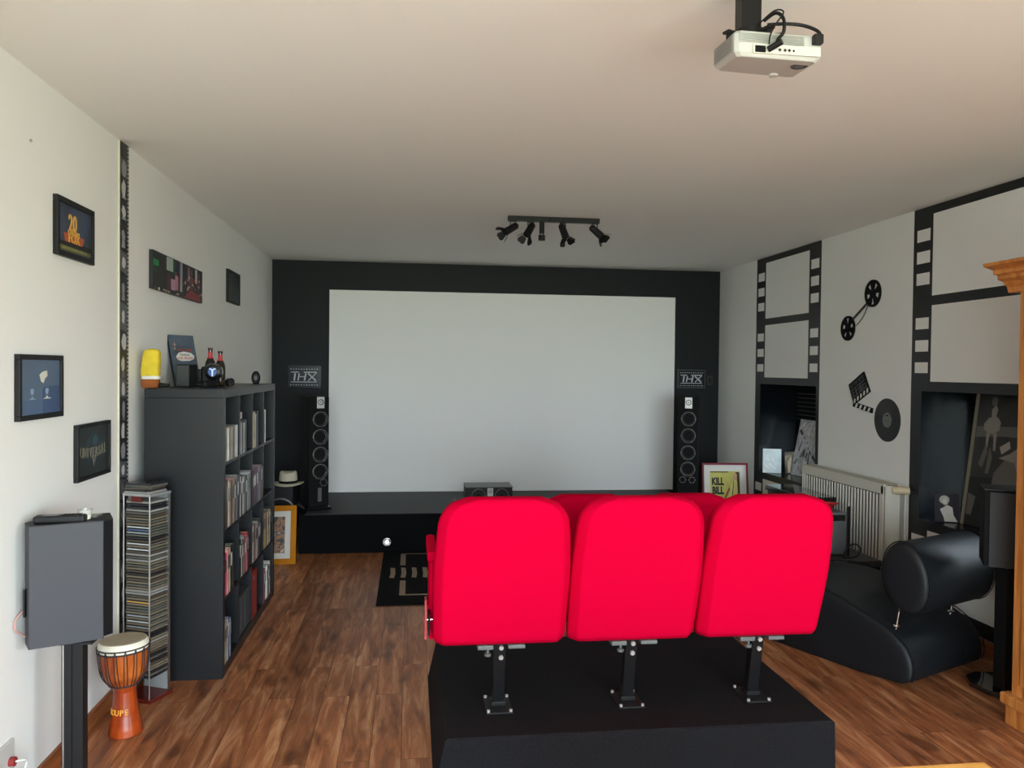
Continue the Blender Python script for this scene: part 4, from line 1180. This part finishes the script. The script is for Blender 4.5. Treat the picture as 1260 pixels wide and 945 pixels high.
for ang in (20, 110, 200, 290, 340):
    d_ = V((math.cos(D_(ang)), math.sin(D_(ang)), 0)); e_ = V((-d_.y, d_.x, 0)) * .012
    c0 = V((.925, 2.128, 2.535))
    p1 = c0 + d_ * .085
    a.add([c0 + e_, c0 - e_, p1 - e_, p1 + e_, c0 + e_ + V((0, 0, .006)), c0 - e_ + V((0, 0, .006)), p1 - e_ + V((0, 0, .006)), p1 + e_ + V((0, 0, .006))], [(3, 2, 1, 0), (4, 5, 6, 7), (0, 1, 5, 4), (1, 2, 6, 5), (2, 3, 7, 6), (3, 0, 4, 7)], M_blk)
    a.cyl(p1 - d_ * .012 + V((0, 0, -.018)), p1 - d_ * .012, .008, M_blk, 10)
a.cyl((.925, 2.128, 2.535), (.925, 2.128, 2.556), .04, M_blk, 24).build('mount_spider', pj)
a = MB()
pz = rp_(.42, .022)
a.tube([(.955, 2.10, 2.575), (.975, 2.07, 2.585), (.985, 2.045, 2.56), (.975, 2.02, 2.515), (.955, 2.012, 2.488), (pz.x, pz.y - .02, pz.z)], .0048, M_blkp)
a.tube([(.93, 2.10, 2.555), (.96, 2.05, 2.58), (.978, 2.03, 2.57), (.95, 2.015, 2.53), (.935, 2.015, 2.50), (rp_(.36, .022).x, pz.y - .012, pz.z + .006)], .0022, M_blkp)
a.tube([(.965, 2.10, 2.565), (1.01, 2.08, 2.562), (1.055, 2.07, 2.556), (1.085, 2.05, 2.535), (1.086, 2.03, 2.51)], .0048, M_blkp)
a.build('cable', pj)
a = MB().cyl((pz.x + .012, pz.y - .030, pz.z + .008), (pz.x - .012, pz.y - .002, pz.z - .003), .0085, M_blkp, 14); a.build('cable_plug', pj)
a = MB(); rbox(.88, .985, .040, .066, .016, M_blkp, a); a.build('power_plug', pj, bevel=.003)

# ------------------------------------------------------------------ right wall decorations
def Tr(x, y, z): return axes((x, y, z), (0, -1, 0), (0, 0, 1))
def reel(mb, y, z, R, rot):
    x0, x1 = XR - .012, XR
    n = 40
    def pt(r, a, x): return (x, y + r * math.cos(a), z + r * math.sin(a))
    def annulus(r0, r1, a0, a1, k=8):
        for i in range(k):
            b0 = a0 + (a1 - a0) * i / k; b1 = a0 + (a1 - a0) * (i + 1) / k
            vs = [pt(r0, b0, x0), pt(r1, b0, x0), pt(r1, b1, x0), pt(r0, b1, x0), pt(r0, b0, x1), pt(r1, b0, x1), pt(r1, b1, x1), pt(r0, b1, x1)]
            mb.add(vs, [(0, 1, 2, 3), (7, 6, 5, 4), (0, 4, 5, 1), (1, 5, 6, 2), (2, 6, 7, 3), (3, 7, 4, 0)], M_blkm)
    annulus(R * .82, R, 0, 2 * PI, 48); annulus(.001, R * .34, 0, 2 * PI, 32)
    for k in range(5):
        a = rot + k * 2 * PI / 5
        annulus(R * .30, R * .85, a - .34 + .0, a + .34, 6)
t = thing('film_reel_decoration', 'pair of black film reels joined by a strip of film on the right wall', 'wall decoration', (XR, 5.5, 1.96))
a = MB(); reel(a, 5.347, 2.182, .098, .3); a.build('reel', t)
a = MB(); reel(a, 5.668, 1.947, .094, .9); a.build('reel', t)
a = MB()
BF = mat('brown_film', '2c1b14', .4)
a.prism([(5.405, 2.112), (5.418, 2.125), (5.610, 2.018), (5.596, 2.004)], XR - .009, XR - .005, BF, 'x')
a.tube([(XR - .006, 5.41, 2.10), (XR - .008, 5.455, 2.03), (XR - .008, 5.51, 1.985), (XR - .006, 5.56, 1.962)], .003, BF, 6)
a.build('film_band', t)

t = thing('clapperboard', 'tilted black clapperboard with open striped arm on the right wall', 'clapperboard', (XR, 5.5, 1.35))
a = MB()
c = [(5.636, 1.517), (5.441, 1.618), (5.356, 1.475), (5.560, 1.372)]
a.prism(c, XR - .012, XR, M_blkm, 'x')
a.build('slate', t)
a = MB(); GL = mat('slate_lines', '8c8d8c', .6)
def cp(u, v):
    p = V(c[0]).lerp(V(c[1]), u); q = V(c[3]).lerp(V(c[2]), u); return p.lerp(q, v)
def cq(u0, v0, u1, v1, m, x=XR - .013): a.prism([tuple(cp(u0, v0)), tuple(cp(u1, v0)), tuple(cp(u1, v1)), tuple(cp(u0, v1))], x, x + .001, m, 'x')
for v in (.12, .34, .52, .70): cq(.04, v, .96, v + .012, GL)
for u in (.33, .62): cq(u, .34, u + .012, .72, GL)
rr = random.Random(2)
for v in (.18, .24, .40, .46, .58, .63):
    u = .08
    while u < .9:
        w_ = rr.uniform(.04, .14); cq(u, v, min(.94, u + w_), v + .02, mat('slate_text', '5d5e60', .6)); u += w_ + rr.uniform(.04, .12)
for k in range(5):
    u = .06 + k * .20
    a.prism([tuple(cp(u + .04, .80)), tuple(cp(u + .13, .80)), tuple(cp(u + .07, .97)), tuple(cp(u - .02, .97))], XR - .013, XR - .012, M_paper, 'x')
a.build('markings', t)
A0 = V((5.570, 1.375)); A1 = V((5.325, 1.338)); dd = (A1 - A0).normalized(); nn = V((-dd.y, dd.x)) * .018
arm = MB().prism([tuple(A0 + nn), tuple(A0 - nn), tuple(A1 - nn), tuple(A1 + nn)], XR - .012, XR, M_blkm, 'x').build('clap_arm', t)
a = MB()
for k in range(4):
    p = A0.lerp(A1, .12 + k * .22); q = A0.lerp(A1, .22 + k * .22); r_ = A0.lerp(A1, .28 + k * .22); s_ = A0.lerp(A1, .18 + k * .22)
    a.prism([tuple(p + nn * .9), tuple(q + nn * .9), tuple(r_ - nn * .9), tuple(s_ - nn * .9)], XR - .0125, XR - .012, M_paper, 'x')
a.build('arm_stripes', arm)

t = thing('vinyl_record', 'black vinyl record with grey centre label on the right wall', 'vinyl record', (XR, 5.150, 1.13))
T = axes((XR - .003, 5.150, 1.282), (0, -1, 0), (0, 0, 1)) @ Matrix.Identity(4)
pr_ = [(.052, .0015)]
for k in range(12): pr_ += [(.056 + k * .0078, .0022), (.060 + k * .0078, .0016)]
pr_ += [(.151, .002), (.151, -.003)]
MB().lathe(pr_, mat('vinyl', (.010, .010, .011), .35), T, 64).build('disc', t)
MB().lathe([(.004, .0018), (.052, .0018)], mat('record_label', '70736e', .5, var=.2, vscale=30), T, 40).lathe([(0, .0022), (.004, .0022)], M_blkm, T, 12).build('centre_label', t)
a = MB(); a.text('JAZZ', .012, M_blkm, T @ Matrix.Translation((0, .028, .0022)), .0002) if False else a.prism([(5.135, 1.310), (5.165, 1.310), (5.162, 1.318), (5.138, 1.318)], XR - .0056, XR - .0050, M_blkm, 'x')
a.build('label_mark', t)

# ------------------------------------------------------------------ radiator
rd = thing('radiator', 'cream panel radiator with ribbed front on the right wall', 'radiator', (3.21, 5.5, .12))
RX0, RX1, RY0, RY1, RZ0, RZ1 = 3.145, 3.262, 4.94, 6.06, .13, .865
MB().box((RX1 - .03, RY0 + .01, RZ0), (RX1 - .012, RY1 - .01, RZ1 - .012), M_rad).build('rear_panel', rd)
MB().box((RX0 + .030, RY0 + .01, RZ0), (RX0 + .034, RY1 - .01, RZ1 - .075), mat('gap_shade_sheet', (.16, .15, .135), .6)).build('gap_shade_sheet', rd)  # added dark sheet, its colour paints the shade between the ribs
n = 28
for k in range(n):
    y = RY0 + .045 + (RY1 - RY0 - .08) * k / (n - 1)
    MB().prism([(RX0 + .004, y - .0095), (RX0, y - .0075), (RX0, y + .0075), (RX0 + .004, y + .0095)], RZ0 + .03, RZ1 - .075, M_rad).build('rib', rd)
a = MB(); a.box((RX0 - .002, RY0, RZ1 - .07), (RX0 + .013, RY1, RZ1 - .012), M_rad); a.build('rail', rd, bevel=.004)
a = MB().box((RX0 - .002, RY0, RZ0), (RX0 + .013, RY1, RZ0 + .03), M_rad); a.build('rail', rd, bevel=.004)
a = MB(); MB().box((RX0, RY1 - .010, RZ0), (RX1, RY1, RZ1 - .012), M_rad).build('side_panel', rd, bevel=.003); a.box((RX0, RY0, RZ0), (RX1, RY0 + .010, RZ1 - .012), M_rad).box((RX0 - .002, RY0, RZ0), (RX0 + .012, RY0 + .035, RZ1 - .012), M_rad); a.build('side_panel', rd, bevel=.003)
a = MB(); a.box((RX0 - .003, RY0 - .002, RZ1 - .012), (RX0 + .010, RY1 + .002, RZ1), M_rad).box((RX1 - .010, RY0 - .002, RZ1 - .012), (RX1, RY1 + .002, RZ1), M_rad)
k = 0
for j in range(5): a.box((RX0 + .016 + j * .019, RY0, RZ1 - .008), (RX0 + .026 + j * .019, RY1, RZ1 - .001), M_radin)
a.build('top_grille', rd)
MB().box((RX1, RY0 + .2, .3), (XR, RY0 + .24, .7), M_white).box((RX1, RY1 - .24, .3), (XR, RY1 - .2, .7), M_white).build('wall_bracket', rd)
a = MB().cyl((3.215, 4.94, .83), (3.215, 4.90, .83), .012, M_steel, 14).cyl((3.222, 4.90, .83), (3.29, 4.83, .83), .001, M_steel, 6)
a.cyl((3.215, 4.90, .83), (3.28, 4.865, .83), .028, M_cream, 20, r1=.024); a.cyl((3.19, 4.913, .83), (3.215, 4.90, .83), .022, M_cream, 20, r1=.029)
a.build('thermostat_valve', rd)
MB().cyl((3.275, 4.90, .10), (3.275, 4.90, .80), .008, M_rad, 12).build('pipe', rd)

# ------------------------------------------------------------------ AV bench, cabinet, bowl
t = thing('media_bench', 'low black media bench in front of the radiator', 'bench', (2.93, 5.5, 0))
MB().box((2.79, 4.90, .32), (3.115, 6.12, .36), mat('bench_grey', (.035, .035, .036), .35)).build('top_board', t, bevel=.002)
MB().box((2.93, 4.902, 0), (3.105, 4.93, .32), M_blkm).build('end_panel', t)
MB().box((2.84, 6.08, 0), (3.105, 6.11, .32), M_blkm).build('end_panel', t)
MB().box((3.08, 4.93, .02), (3.10, 6.08, .32), M_blkm).build('back_panel', t)
t = thing('hifi_cabinet', 'dark brown cabinet with glossy top beside the radiator', 'cabinet', (2.96, 5.76, .36))
MB().box((2.845, 5.424, .66), (3.085, 6.09, .70), M_gloss).build('top_board', t, bevel=.003)
MB().box((2.865, 5.45, .36), (3.08, 6.08, .66), M_blkp).build('body', t)
MB().box((2.858, 5.47, .38), (2.865, 5.76, .655), M_walnut).build('door', t)
MB().box((2.858, 5.77, .38), (2.865, 6.06, .655), M_walnut).build('door', t)
t = thing('stereo_receiver', 'dark grey stereo component on the bench behind the right seat', 'receiver', (2.90, 5.2, .36))
MB().box((2.80, 5.06, .372), (2.955, 5.38, .655), mat('component_grey', (.10, .105, .11), .4)).build('casing', t, bevel=.003)
MB().box((2.955, 5.04, .362), (2.967, 5.052, .70), M_blk).build('corner_post', t)
MB().box((2.81, 5.055, .60), (2.94, 5.06, .64), M_gloss).build('front_strip', t)
for a_ in (2.84, 2.93):
    MB().cyl((a_, 5.1, .36), (a_, 5.1, .372), .012, M_blkp, 12).build('foot', t)
    MB().cyl((a_, 5.34, .36), (a_, 5.34, .372), .012, M_blkp, 12).build('foot', t)
t = thing('glass_bowl', 'red pointed glass bowl on the stereo component by the radiator', 'bowl', (2.90, 5.2, .656))
rg_ = mat('red_glass', (.55, .02, .03), .15, coat=.4)
a = MB(); T = Matrix.Translation((2.90, 5.2, .656)) @ Matrix.Diagonal((.75, .75, 1, 1))
R_ = []
for r, z in ((.02, .0), (.03, .012), (.06, .03), (.085, .042)):
    R_.append([(r * (1 + (.35 * (z / .042) if k % 6 == 0 else 0)) * math.cos(2 * PI * k / 24), r * (1 + (.35 * (z / .042) if k % 6 == 0 else 0)) * math.sin(2 * PI * k / 24), z) for k in range(24)])
a.loft(R_, rg_, T=T, caps=False); a.loft([R_[0]] + [[(p[0] * .1, p[1] * .1, p[2]) for p in R_[0]]], rg_, T=T, caps=False); a.build('bowl_body', t)
tag(MB().tube([(2.90, 5.0, .365), (2.93, 4.985, .44), (2.975, 4.985, .455), (3.01, 4.985, .43), (3.0, 4.985, .385), (2.96, 4.985, .365), (2.915, 5.0, .366)], .0045, M_blk, 8, True).build('wire_loop'), 'thin black wire loop standing on the media bench', 'wire')

# ------------------------------------------------------------------ niche contents
def bw_print(name, cols, scale=14, rough=.3): return picture_mat(name, cols, scale, rough=rough, spec=.6)
# small niche
def plain(m, nm='print'):
    def f(t, x0, x1, z0, z1, y): MB().box((x0, y - .002, z0), (x1, y, z1), m).build(nm, t)
    return f
def panel_thing(name, label, w, h, d, m, edge, base, yaw, lean, cat, extra=None):
    t = thing(name, label, cat)
    MB().box((-w / 2, 0, 0), (w / 2, d, h), edge).build('panel', t, bevel=.001)
    p = MB().box((-w / 2 + .002, -.0012, .002), (w / 2 - .002, 0, h - .002), m)
    if extra: extra(p, w, h)
    p.build('print', t)
    place(t, base, (lean, 0, yaw)); return t
def icy(p, w, h):
    for i, (u, v, a_, l_) in enumerate(((-.25, .25, -50, .5), (-.05, .3, -48, .55), (.1, .5, -50, .5), (-.2, .55, -48, .4), (.15, .2, -45, .3))):
        cx, cz = u * w, v * h; d = V((math.cos(D_(a_)), math.sin(D_(a_)))) * l_ * h * .45; n_ = V((-d.y, d.x)).normalized() * .009
        A = V((cx, cz)) - d * .5; B_ = V((cx, cz)) + d * .5
        p.prism([(A - n_)[:], (B_ - n_ * .3)[:], (B_ + n_ * .3)[:], (A + n_)[:]], -.0018, -.0012, mat('ice_line', 'f2fafc', .4), 'y')
panel_thing('picture_tile', 'pale ice blue square picture on the sill of the small niche', .165, .225, .01, mat('pale_reflection_print', 'cfe4ea', .3, var=.12, vscale=14), M_paper, (3.352, 7.035, NZ[0] + .001), D_(-22), D_(-8), 'picture', icy)  # pale blue carries a glossy reflection and backlit glow in its colour
def soldier(p, w, h):
    p.prism([(-.3 * w, .05 * h), (.0, .05 * h), (.1 * w, .5 * h), (-.05 * w, .8 * h), (-.32 * w, .5 * h)], -.0018, -.0012, mat('photo_cream', '9c8f7e', .4), 'y')
    p.prism([(-.1 * w, .1 * h), (.35 * w, .1 * h), (.3 * w, .75 * h), (.05 * w, .9 * h)], -.0022, -.0018, mat('photo_brown', '463b33', .4), 'y')
panel_thing('photo_print', 'small brown toned photo leaning between the pale picture and the big canvas', .125, .205, .008, bw_print('sepia_print', ['1c1816', '5c5249', '9a8f84']), M_blkp, (3.515, 6.965, NZ[0] + .001), D_(-10), D_(-10), 'photo', soldier)
def action(p, w, h):
    rr = random.Random(8)
    for i in range(26):
        cx = rr.uniform(-.45, .4) * w; cz = rr.uniform(.05, .9) * h
        l_ = rr.uniform(.06, .16); a_ = rr.choice([75, 80, 95, -40, 60, 50]); th_ = rr.uniform(.006, .02)
        d = V((math.cos(D_(a_)), math.sin(D_(a_)))) * l_ * .5; n_ = V((-d.y, d.x)).normalized() * th_
        q = [V((cx, cz)) - d - n_, V((cx, cz)) + d - n_ * .4, V((cx, cz)) + d + n_ * .4, V((cx, cz)) - d + n_]
        if any(abs(v_.x) > .48 * w or v_.y < .02 * h or v_.y > .97 * h for v_ in q): continue
        p.prism([v_[:] for v_ in q], -.0016 - i * .0001, -.0012 - i * .0001, mat('bw_%d' % (i % 4), ('e6e8ee', '202226', '6c6e74', 'c3c5cc')[i % 4], .35), 'y')
panel_thing('canvas_print', 'large black and white action canvas leaning in the small niche', .44, .52, .02, bw_print('bw_action_print', ['4a4b50', 'd8dae2', 'acaeb4', 'fafafc'], 9), M_blkp, (3.50, 6.70, NZ[0] + .001), D_(-84), D_(-11), 'canvas print', action)  # print tones brightened to paint in a glow from behind
# big niche
def street(p, w, h):
    g = {k: mat('street_' + k, c_, .35) for k, c_ in (('pale', '9a968e'), ('mid', '6c6a66'), ('dark', '1c1d1f'), ('white', 'b6b2aa'), ('deep', '2c2d2f'))}
    def P_(pts, k, d): p.prism([(u * w, v * h) for u, v in pts], -.0012 - d, -.0012 - d + .0004, g[k], 'y')
    P_([(-.5, .0), (.5, .0), (.5, .42), (-.5, .36)], 'dark', .0004)
    P_([(-.49, .66), (-.15, .68), (.1, .68), (.1, .76), (-.49, .74)], 'mid', .0008)
    # standing figure in pale dress
    P_([(-.33, .80), (-.29, .80), (-.27, .87), (-.30, .91), (-.34, .87)], 'pale', .0012)
    P_([(-.345, .90), (-.29, .90), (-.28, .95), (-.32, .97), (-.35, .95)], 'mid', .0012)
    P_([(-.40, .72), (-.36, .70), (-.30, .69), (-.23, .72), (-.22, .78), (-.27, .82), (-.36, .81), (-.41, .76)], 'pale', .0016)
    P_([(-.36, .58), (-.34, .58), (-.33, .70), (-.37, .70)], 'pale', .0016)
    P_([(-.27, .57), (-.245, .57), (-.25, .70), (-.29, .70)], 'pale', .0016)
    P_([(-.42, .46), (-.37, .44), (-.33, .56), (-.36, .62)], 'mid', .0018)
    P_([(-.33, .40), (-.29, .40), (-.27, .52), (-.31, .60)], 'mid', .0018)
    # gown figures at right
    P_([(-.24, .33), (-.10, .29), (.04, .34), (.06, .42), (-.05, .52), (-.12, .52), (-.23, .41)], 'mid', .002)
    P_([(-.2, .52), (-.08, .56), (.02, .62), (.12, .60), (.2, .5), (.2, .36), (.06, .36), (-.02, .50)], 'pale', .0022)
    P_([(-.2, .60), (-.17, .55), (-.08, .60), (-.1, .65)], 'white', .0024); P_([(-.02, .63), (.06, .66), (.12, .62), (.05, .60)], 'white', .0024)
    P_([(-.49, .08), (-.43, .08), (-.40, .22), (-.49, .24)], 'mid', .0008)
panel_thing('framed_poster', 'tall black and white street photograph leaning in the large niche', .62, .84, .02, picture_mat('street_print', ['1d1e20', '3a3b3c', '2a2b2d'], 5, rough=.3), M_blkm, (3.50, 4.26, NZ[0] + .002), D_(-80), D_(-8), 'poster', street)
o = MB().box((-.001, -.004, 0), (.022, .022, .842), mat('poster_pale_edge', '8b8675', .5))
pe = [x for x in bpy.data.objects if x.get('label', '').startswith('tall black and white street')][0]
ob = o.build('pale_edge', origin=(0, 0, 0)); ob.parent = pe; ob.location = (-.332, 0, 0)
def portrait(p, w, h):
    wh = mat('photo_white', 'dfdedb', .35); md = mat('photo_mid', 'a5a39f', .35)
    def E(cx, cz, a, b, m, d): p.prism([(cx * w + a * w * math.cos(2 * PI * k / 20), cz * h + b * h * math.sin(2 * PI * k / 20)) for k in range(20)], -.0012 - d, -.001 - d, m, 'y')
    E(-.12, .78, .20, .15, mat('photo_hair', 'c9c6be', .35), .0002)
    E(-.08, .70, .12, .12, md, .0004)
    E(-.10, .72, .10, .10, wh, .0005)
    p.prism([(-.30 * w, .45 * h), (-.12 * w, .54 * h), (.0, .60 * h), (.20 * w, .52 * h), (.24 * w, .25 * h), (.40 * w, .03 * h), (-.12 * w, .03 * h), (-.16 * w, .18 * h)], -.0018, -.0014, wh, 'y')
panel_thing('photo_print', 'small black and white portrait photo on the sill of the large niche', .145, .182, .008, mat('photo_dark', '2b2630', .35), M_blkp, (3.385, 4.63, NZ[0] + .001), D_(-22), D_(-7), 'photo', portrait)
# roller shutters / blinds
def blind(y0, y1, zlow, label):
    t = thing('roller_shutter', label, 'blind', (XW - .08, (y0 + y1) / 2, zlow), 'black blinds in the niches')
    a = MB(); z = zlow; 
    while z < NZ[1] - .06:
        a.box((XW - .074, y0 + .004, z), (XW - .064, y1 - .004, z + .034), M_blkm); a.box((XW - .072, y0 + .004, z + .034), (XW - .066, y1 - .004, z + .04), M_ring); z += .04
    a.build('slats', t)
    MB().box((XW - .09, y0 + .004, NZ[1] - .06), (XW - .062, y1 - .004, NZ[1] - .002), M_blkm).build('head_box', t)
blind(niches[0][1], niches[0][0], 1.13, 'black slatted blind half lowered in the small niche')
blind(niches[1][1], niches[1][0], 1.42, 'black slatted blind lowered a little in the large niche')

# ------------------------------------------------------------------ lounge chair
phi = D_(24.6)
lc = thing('lounge_chair', 'black leather wave lounge chair with bolster headrest on the right', 'lounge chair', (0, 0, 0))
prof = [(-.055, .0), (-.075, .04), (-.085, .10), (-.07, .17), (-.03, .225), (.03, .268), (.10, .300), (.22, .335), (.36, .375), (.52, .405), (.70, .410), (.88, .385), (1.05, .33), (1.20, .25), (1.33, .16), (1.42, .08), (1.44, .03), (1.42, 0)]
Wd = .69
a = MB(); rings = []
for j, (u, e) in enumerate(((0, .045), (.006, .018), (.022, .004), (.06, 0), (.30, 0), (.6, -.0), (.94, 0), (.978, .004), (.994, .018), (1, .045))):
    ring_ = []
    cxp, czp = .6, .17
    for (s_, z_) in prof:
        s2 = s_ + (e if s_ < .5 else -e) * (1 if (s_ < .02 or s_ > 1.3) else .3)
        z2 = max(0, z_ - e * (1 if z_ > .05 else 0))
        ring_.append((u * Wd, s2, z2))
    rings.append(ring_)
a.loft(rings, M_leather)
a.build('base_cushion', lc, subd=1)
# piping seams
a = MB()
for u in (.022, .978):
    a.tube([(u * Wd, s_ , z_ + .001) for s_, z_ in prof[1:-2]], .003, M_blkm, 6)
a.tube([(Wd * .72, prof[k][0] - .0015, prof[k][1]) for k in (1, 2, 3)], .002, M_blkm, 6)
a.build('piping', lc)
# headrest bolster: oval section in (s,z)
a = MB(); rings = []
def oval(sc, ds=0):
    out = []
    for k in range(30):
        t_ = 2 * PI * k / 30
        p = (.128 * math.cos(t_) , .188 * math.sin(t_))
        # slightly flattened toward head side and tilted
        ca, sa = math.cos(D_(-10)), math.sin(D_(-10))
        out.append((-.012 + sc * (p[0] * ca - p[1] * sa), .555 + sc * (p[0] * sa + p[1] * ca)))
    return out
for u, sc in ((0, .55), (.002, .80), (.012, .92), (.035, .985), (.07, 1.), (.35, .995), (.65, .995), (.93, 1.), (.965, .985), (.988, .92), (.998, .80), (1, .55)):
    rings.append([(.02 + u * .66, p[0], p[1]) for p in oval(sc)])
a.loft(rings, M_leather); hr = a.build('headrest', lc, subd=1)
a = MB()
for u in (.035, .965): a.tube([(.02 + u * .66, p[0], p[1]) for p in oval(1.0)], .003, M_blkm, 6, True)
a.build('piping', hr)
for u in (.10, .84):
    MB().cyl((u * Wd, .055, .25), (u * Wd, .03, .42), .009, M_chrome, 14).lathe([(.018, 0), (.016, .004), (.009, .006)], M_chrome, Matrix.Translation((u * Wd, .050, .288)), 16).build('support_post', lc)
place(lc, (2.486, 3.765, 0), (0, 0, phi))

# ------------------------------------------------------------------ right speaker + stand
t = thing('speaker_stand', 'black speaker stand with low rounded base beside the wardrobe', 'speaker stand', (3.0, 3.68, 0))
MB().box((2.942, 3.58, .03), (3.022, 3.66, .642), M_blkp).build('pole', t, bevel=.003)
MB().prism([(2.86, 3.72), (2.90, 3.80), (2.98, 3.84), (3.12, 3.82), (3.16, 3.60), (3.10, 3.54), (2.93, 3.545), (2.875, 3.60)], .006, .03, M_gloss).build('base', t, bevel=.006)
MB().box((2.95, 3.60, .642), (3.07, 3.70, .649), M_blkp).build('top_plate', t)
t = thing('surround_speaker', 'dark grey surround speaker on a stand beside the wardrobe', 'speaker', (3.0, 3.64, .65))
MB().prism([(2.862, 3.606), (3.06, 3.475), (3.185, 3.66), (2.985, 3.79)], .650, 1.022, mat('speaker_dark_side', '272729', .6)).build('cabinet', t, bevel=.003)
MB().prism([(2.862, 3.604), (2.842, 3.618), (2.965, 3.806), (2.985, 3.792)], .655, 1.030, M_blkm).build('grille', t, bevel=.003)
MB().prism([(2.862, 3.604), (3.06, 3.473), (3.187, 3.66), (2.965, 3.808), (2.842, 3.618)], 1.0305, 1.036, M_blkp).build('top_panel', t)

# ------------------------------------------------------------------ wardrobe
wd = thing('pine_wardrobe', 'honey pine wardrobe with moulded cornice at the right edge', 'wardrobe', (3.01, 2.7, 0))
WY0, WY1 = 1.95, 3.30
MB().box((2.748, WY0, .12), (3.27, WY1, 1.99), M_pine).build('carcass', wd, bevel=.004)
a = MB(); a.box((2.728, WY0 - .01, 0), (3.27, WY1 + .015, .10), M_pine).box((2.712, WY0 - .02, .095), (3.27, WY1 + .03, .145), M_pine); a.build('plinth', wd, bevel=.008, seg=3)
a = MB()
cor = [(2.748, 1.985), (2.728, 1.985), (2.722, 2.01), (2.700, 2.035), (2.672, 2.045), (2.672, 2.062), (2.650, 2.066), (2.650, 2.085), (2.600, 2.100), (2.598, 2.115), (3.27, 2.115), (3.27, 1.985)]
a.prism([(x_, z_) for x_, z_ in cor], WY0 - .05, WY1 + .05, M_pine, 'y'); a.build('cornice', wd, bevel=.002)
for y0_, y1_ in ((WY0 + .06, (WY0 + WY1) / 2 - .004), ((WY0 + WY1) / 2 + .004, WY1 - .06)):
    d = MB(); d.box((2.738, y0_, .20), (2.748, y1_, 1.92), M_pine); dr = d.build('door', wd, bevel=.003)
    MB().box((2.734, y0_ + .09, .30), (2.738, y1_ - .09, 1.82), M_pine).build('door_panel', dr, bevel=.003)
# table
tb = thing('wooden_table', 'light pine table whose far corner shows at the bottom edge', 'table', (.8, 1.2, 0))
MB().box((.30, .75, .715), (1.268, 1.598, .75), M_table).build('tabletop', tb, bevel=.006, seg=3)
MB().box((.36, .81, .64), (1.21, 1.54, .715), M_table).build('apron', tb)
for x_ in (.37, 1.15):
    for y_ in (.82, 1.48): MB().box((x_, y_, 0), (x_ + .055, y_ + .055, .715), M_table).build('leg', tb, bevel=.003)

# ------------------------------------------------------------------ daylight
w = bpy.data.worlds.new('daylight'); S.world = w; w.use_nodes = True
nt = w.node_tree; N = nt.nodes; L = nt.links
bg = N['Background']
tc = N.new('ShaderNodeTexCoord'); sp = N.new('ShaderNodeSeparateXYZ'); L.new(tc.outputs['Generated'], sp.inputs[0])
cr = N.new('ShaderNodeValToRGB'); mr = N.new('ShaderNodeMapRange'); mr.inputs[1].default_value = -1; mr.inputs[2].default_value = 1
L.new(sp.outputs['Z'], mr.inputs[0]); L.new(mr.outputs[0], cr.inputs[0])
e = cr.color_ramp.elements
e[0].position = 0; e[0].color = (.56, .57, .54, 1)
e[1].position = 1; e[1].color = (.80, .92, 1.12, 1)
k = e.new(.47); k.color = (.56, .61, .50, 1)
k = e.new(.52); k.color = (1.15, 1.28, 1.40, 1)
L.new(cr.outputs[0], bg.inputs[0]); bg.inputs[1].default_value = 15.0
def portal(loc, rot, sx, sy):
    l = bpy.data.lights.new('window_portal', 'AREA'); l.shape = 'RECTANGLE'; l.size = sx; l.size_y = sy
    l.cycles.is_portal = True
    o = bpy.data.objects.new('window_portal', l); COL.objects.link(o); o.location = loc; o.rotation_euler = rot
portal(((ox0 + ox1) / 2, YR - .16, (oz0 + oz1) / 2), (D_(90), 0, 0), ox1 - ox0, oz1 - oz0)
portal((XW + .005, (DW[0] + DW[1]) / 2, (DW[2] + DW[3]) / 2), (0, D_(90), 0), DW[3] - DW[2], DW[1] - DW[0])
for (a_, b_) in niches: portal((XW + .005, (a_ + b_) / 2, sum(NZ) / 2), (0, D_(90), 0), NZ[1] - NZ[0], a_ - b_)

# ------------------------------------------------------------------ camera
cam = bpy.data.cameras.new('camera'); co = bpy.data.objects.new('camera', cam); COL.objects.link(co)
f_, yaw, pitch, roll, hcam = 976.0315, 0.1263, -0.0186, 0.0109, 1.6081
cam.sensor_width = 36; cam.lens = f_ / 1260 * 36; cam.clip_start = .05
fw = V((math.sin(yaw) * math.cos(pitch), math.cos(yaw) * math.cos(pitch), math.sin(pitch)))
rt = V((math.cos(yaw), -math.sin(yaw), 0)); up = rt.cross(fw)
r2_ = rt * math.cos(roll) + up * math.sin(roll); u2_ = up * math.cos(roll) - rt * math.sin(roll)
co.matrix_world = Matrix(((r2_.x, u2_.x, -fw.x, 0), (r2_.y, u2_.y, -fw.y, 0), (r2_.z, u2_.z, -fw.z, hcam), (0, 0, 0, 1)))
S.camera = co
S.view_settings.view_transform = 'Standard'; S.view_settings.look = 'None'; S.view_settings.gamma = 1; S.view_settings.use_curve_mapping = False
S.view_settings.exposure = 0.12
S.cycles.max_bounces = 10; S.cycles.diffuse_bounces = 6; S.cycles.transparent_max_bounces = 12
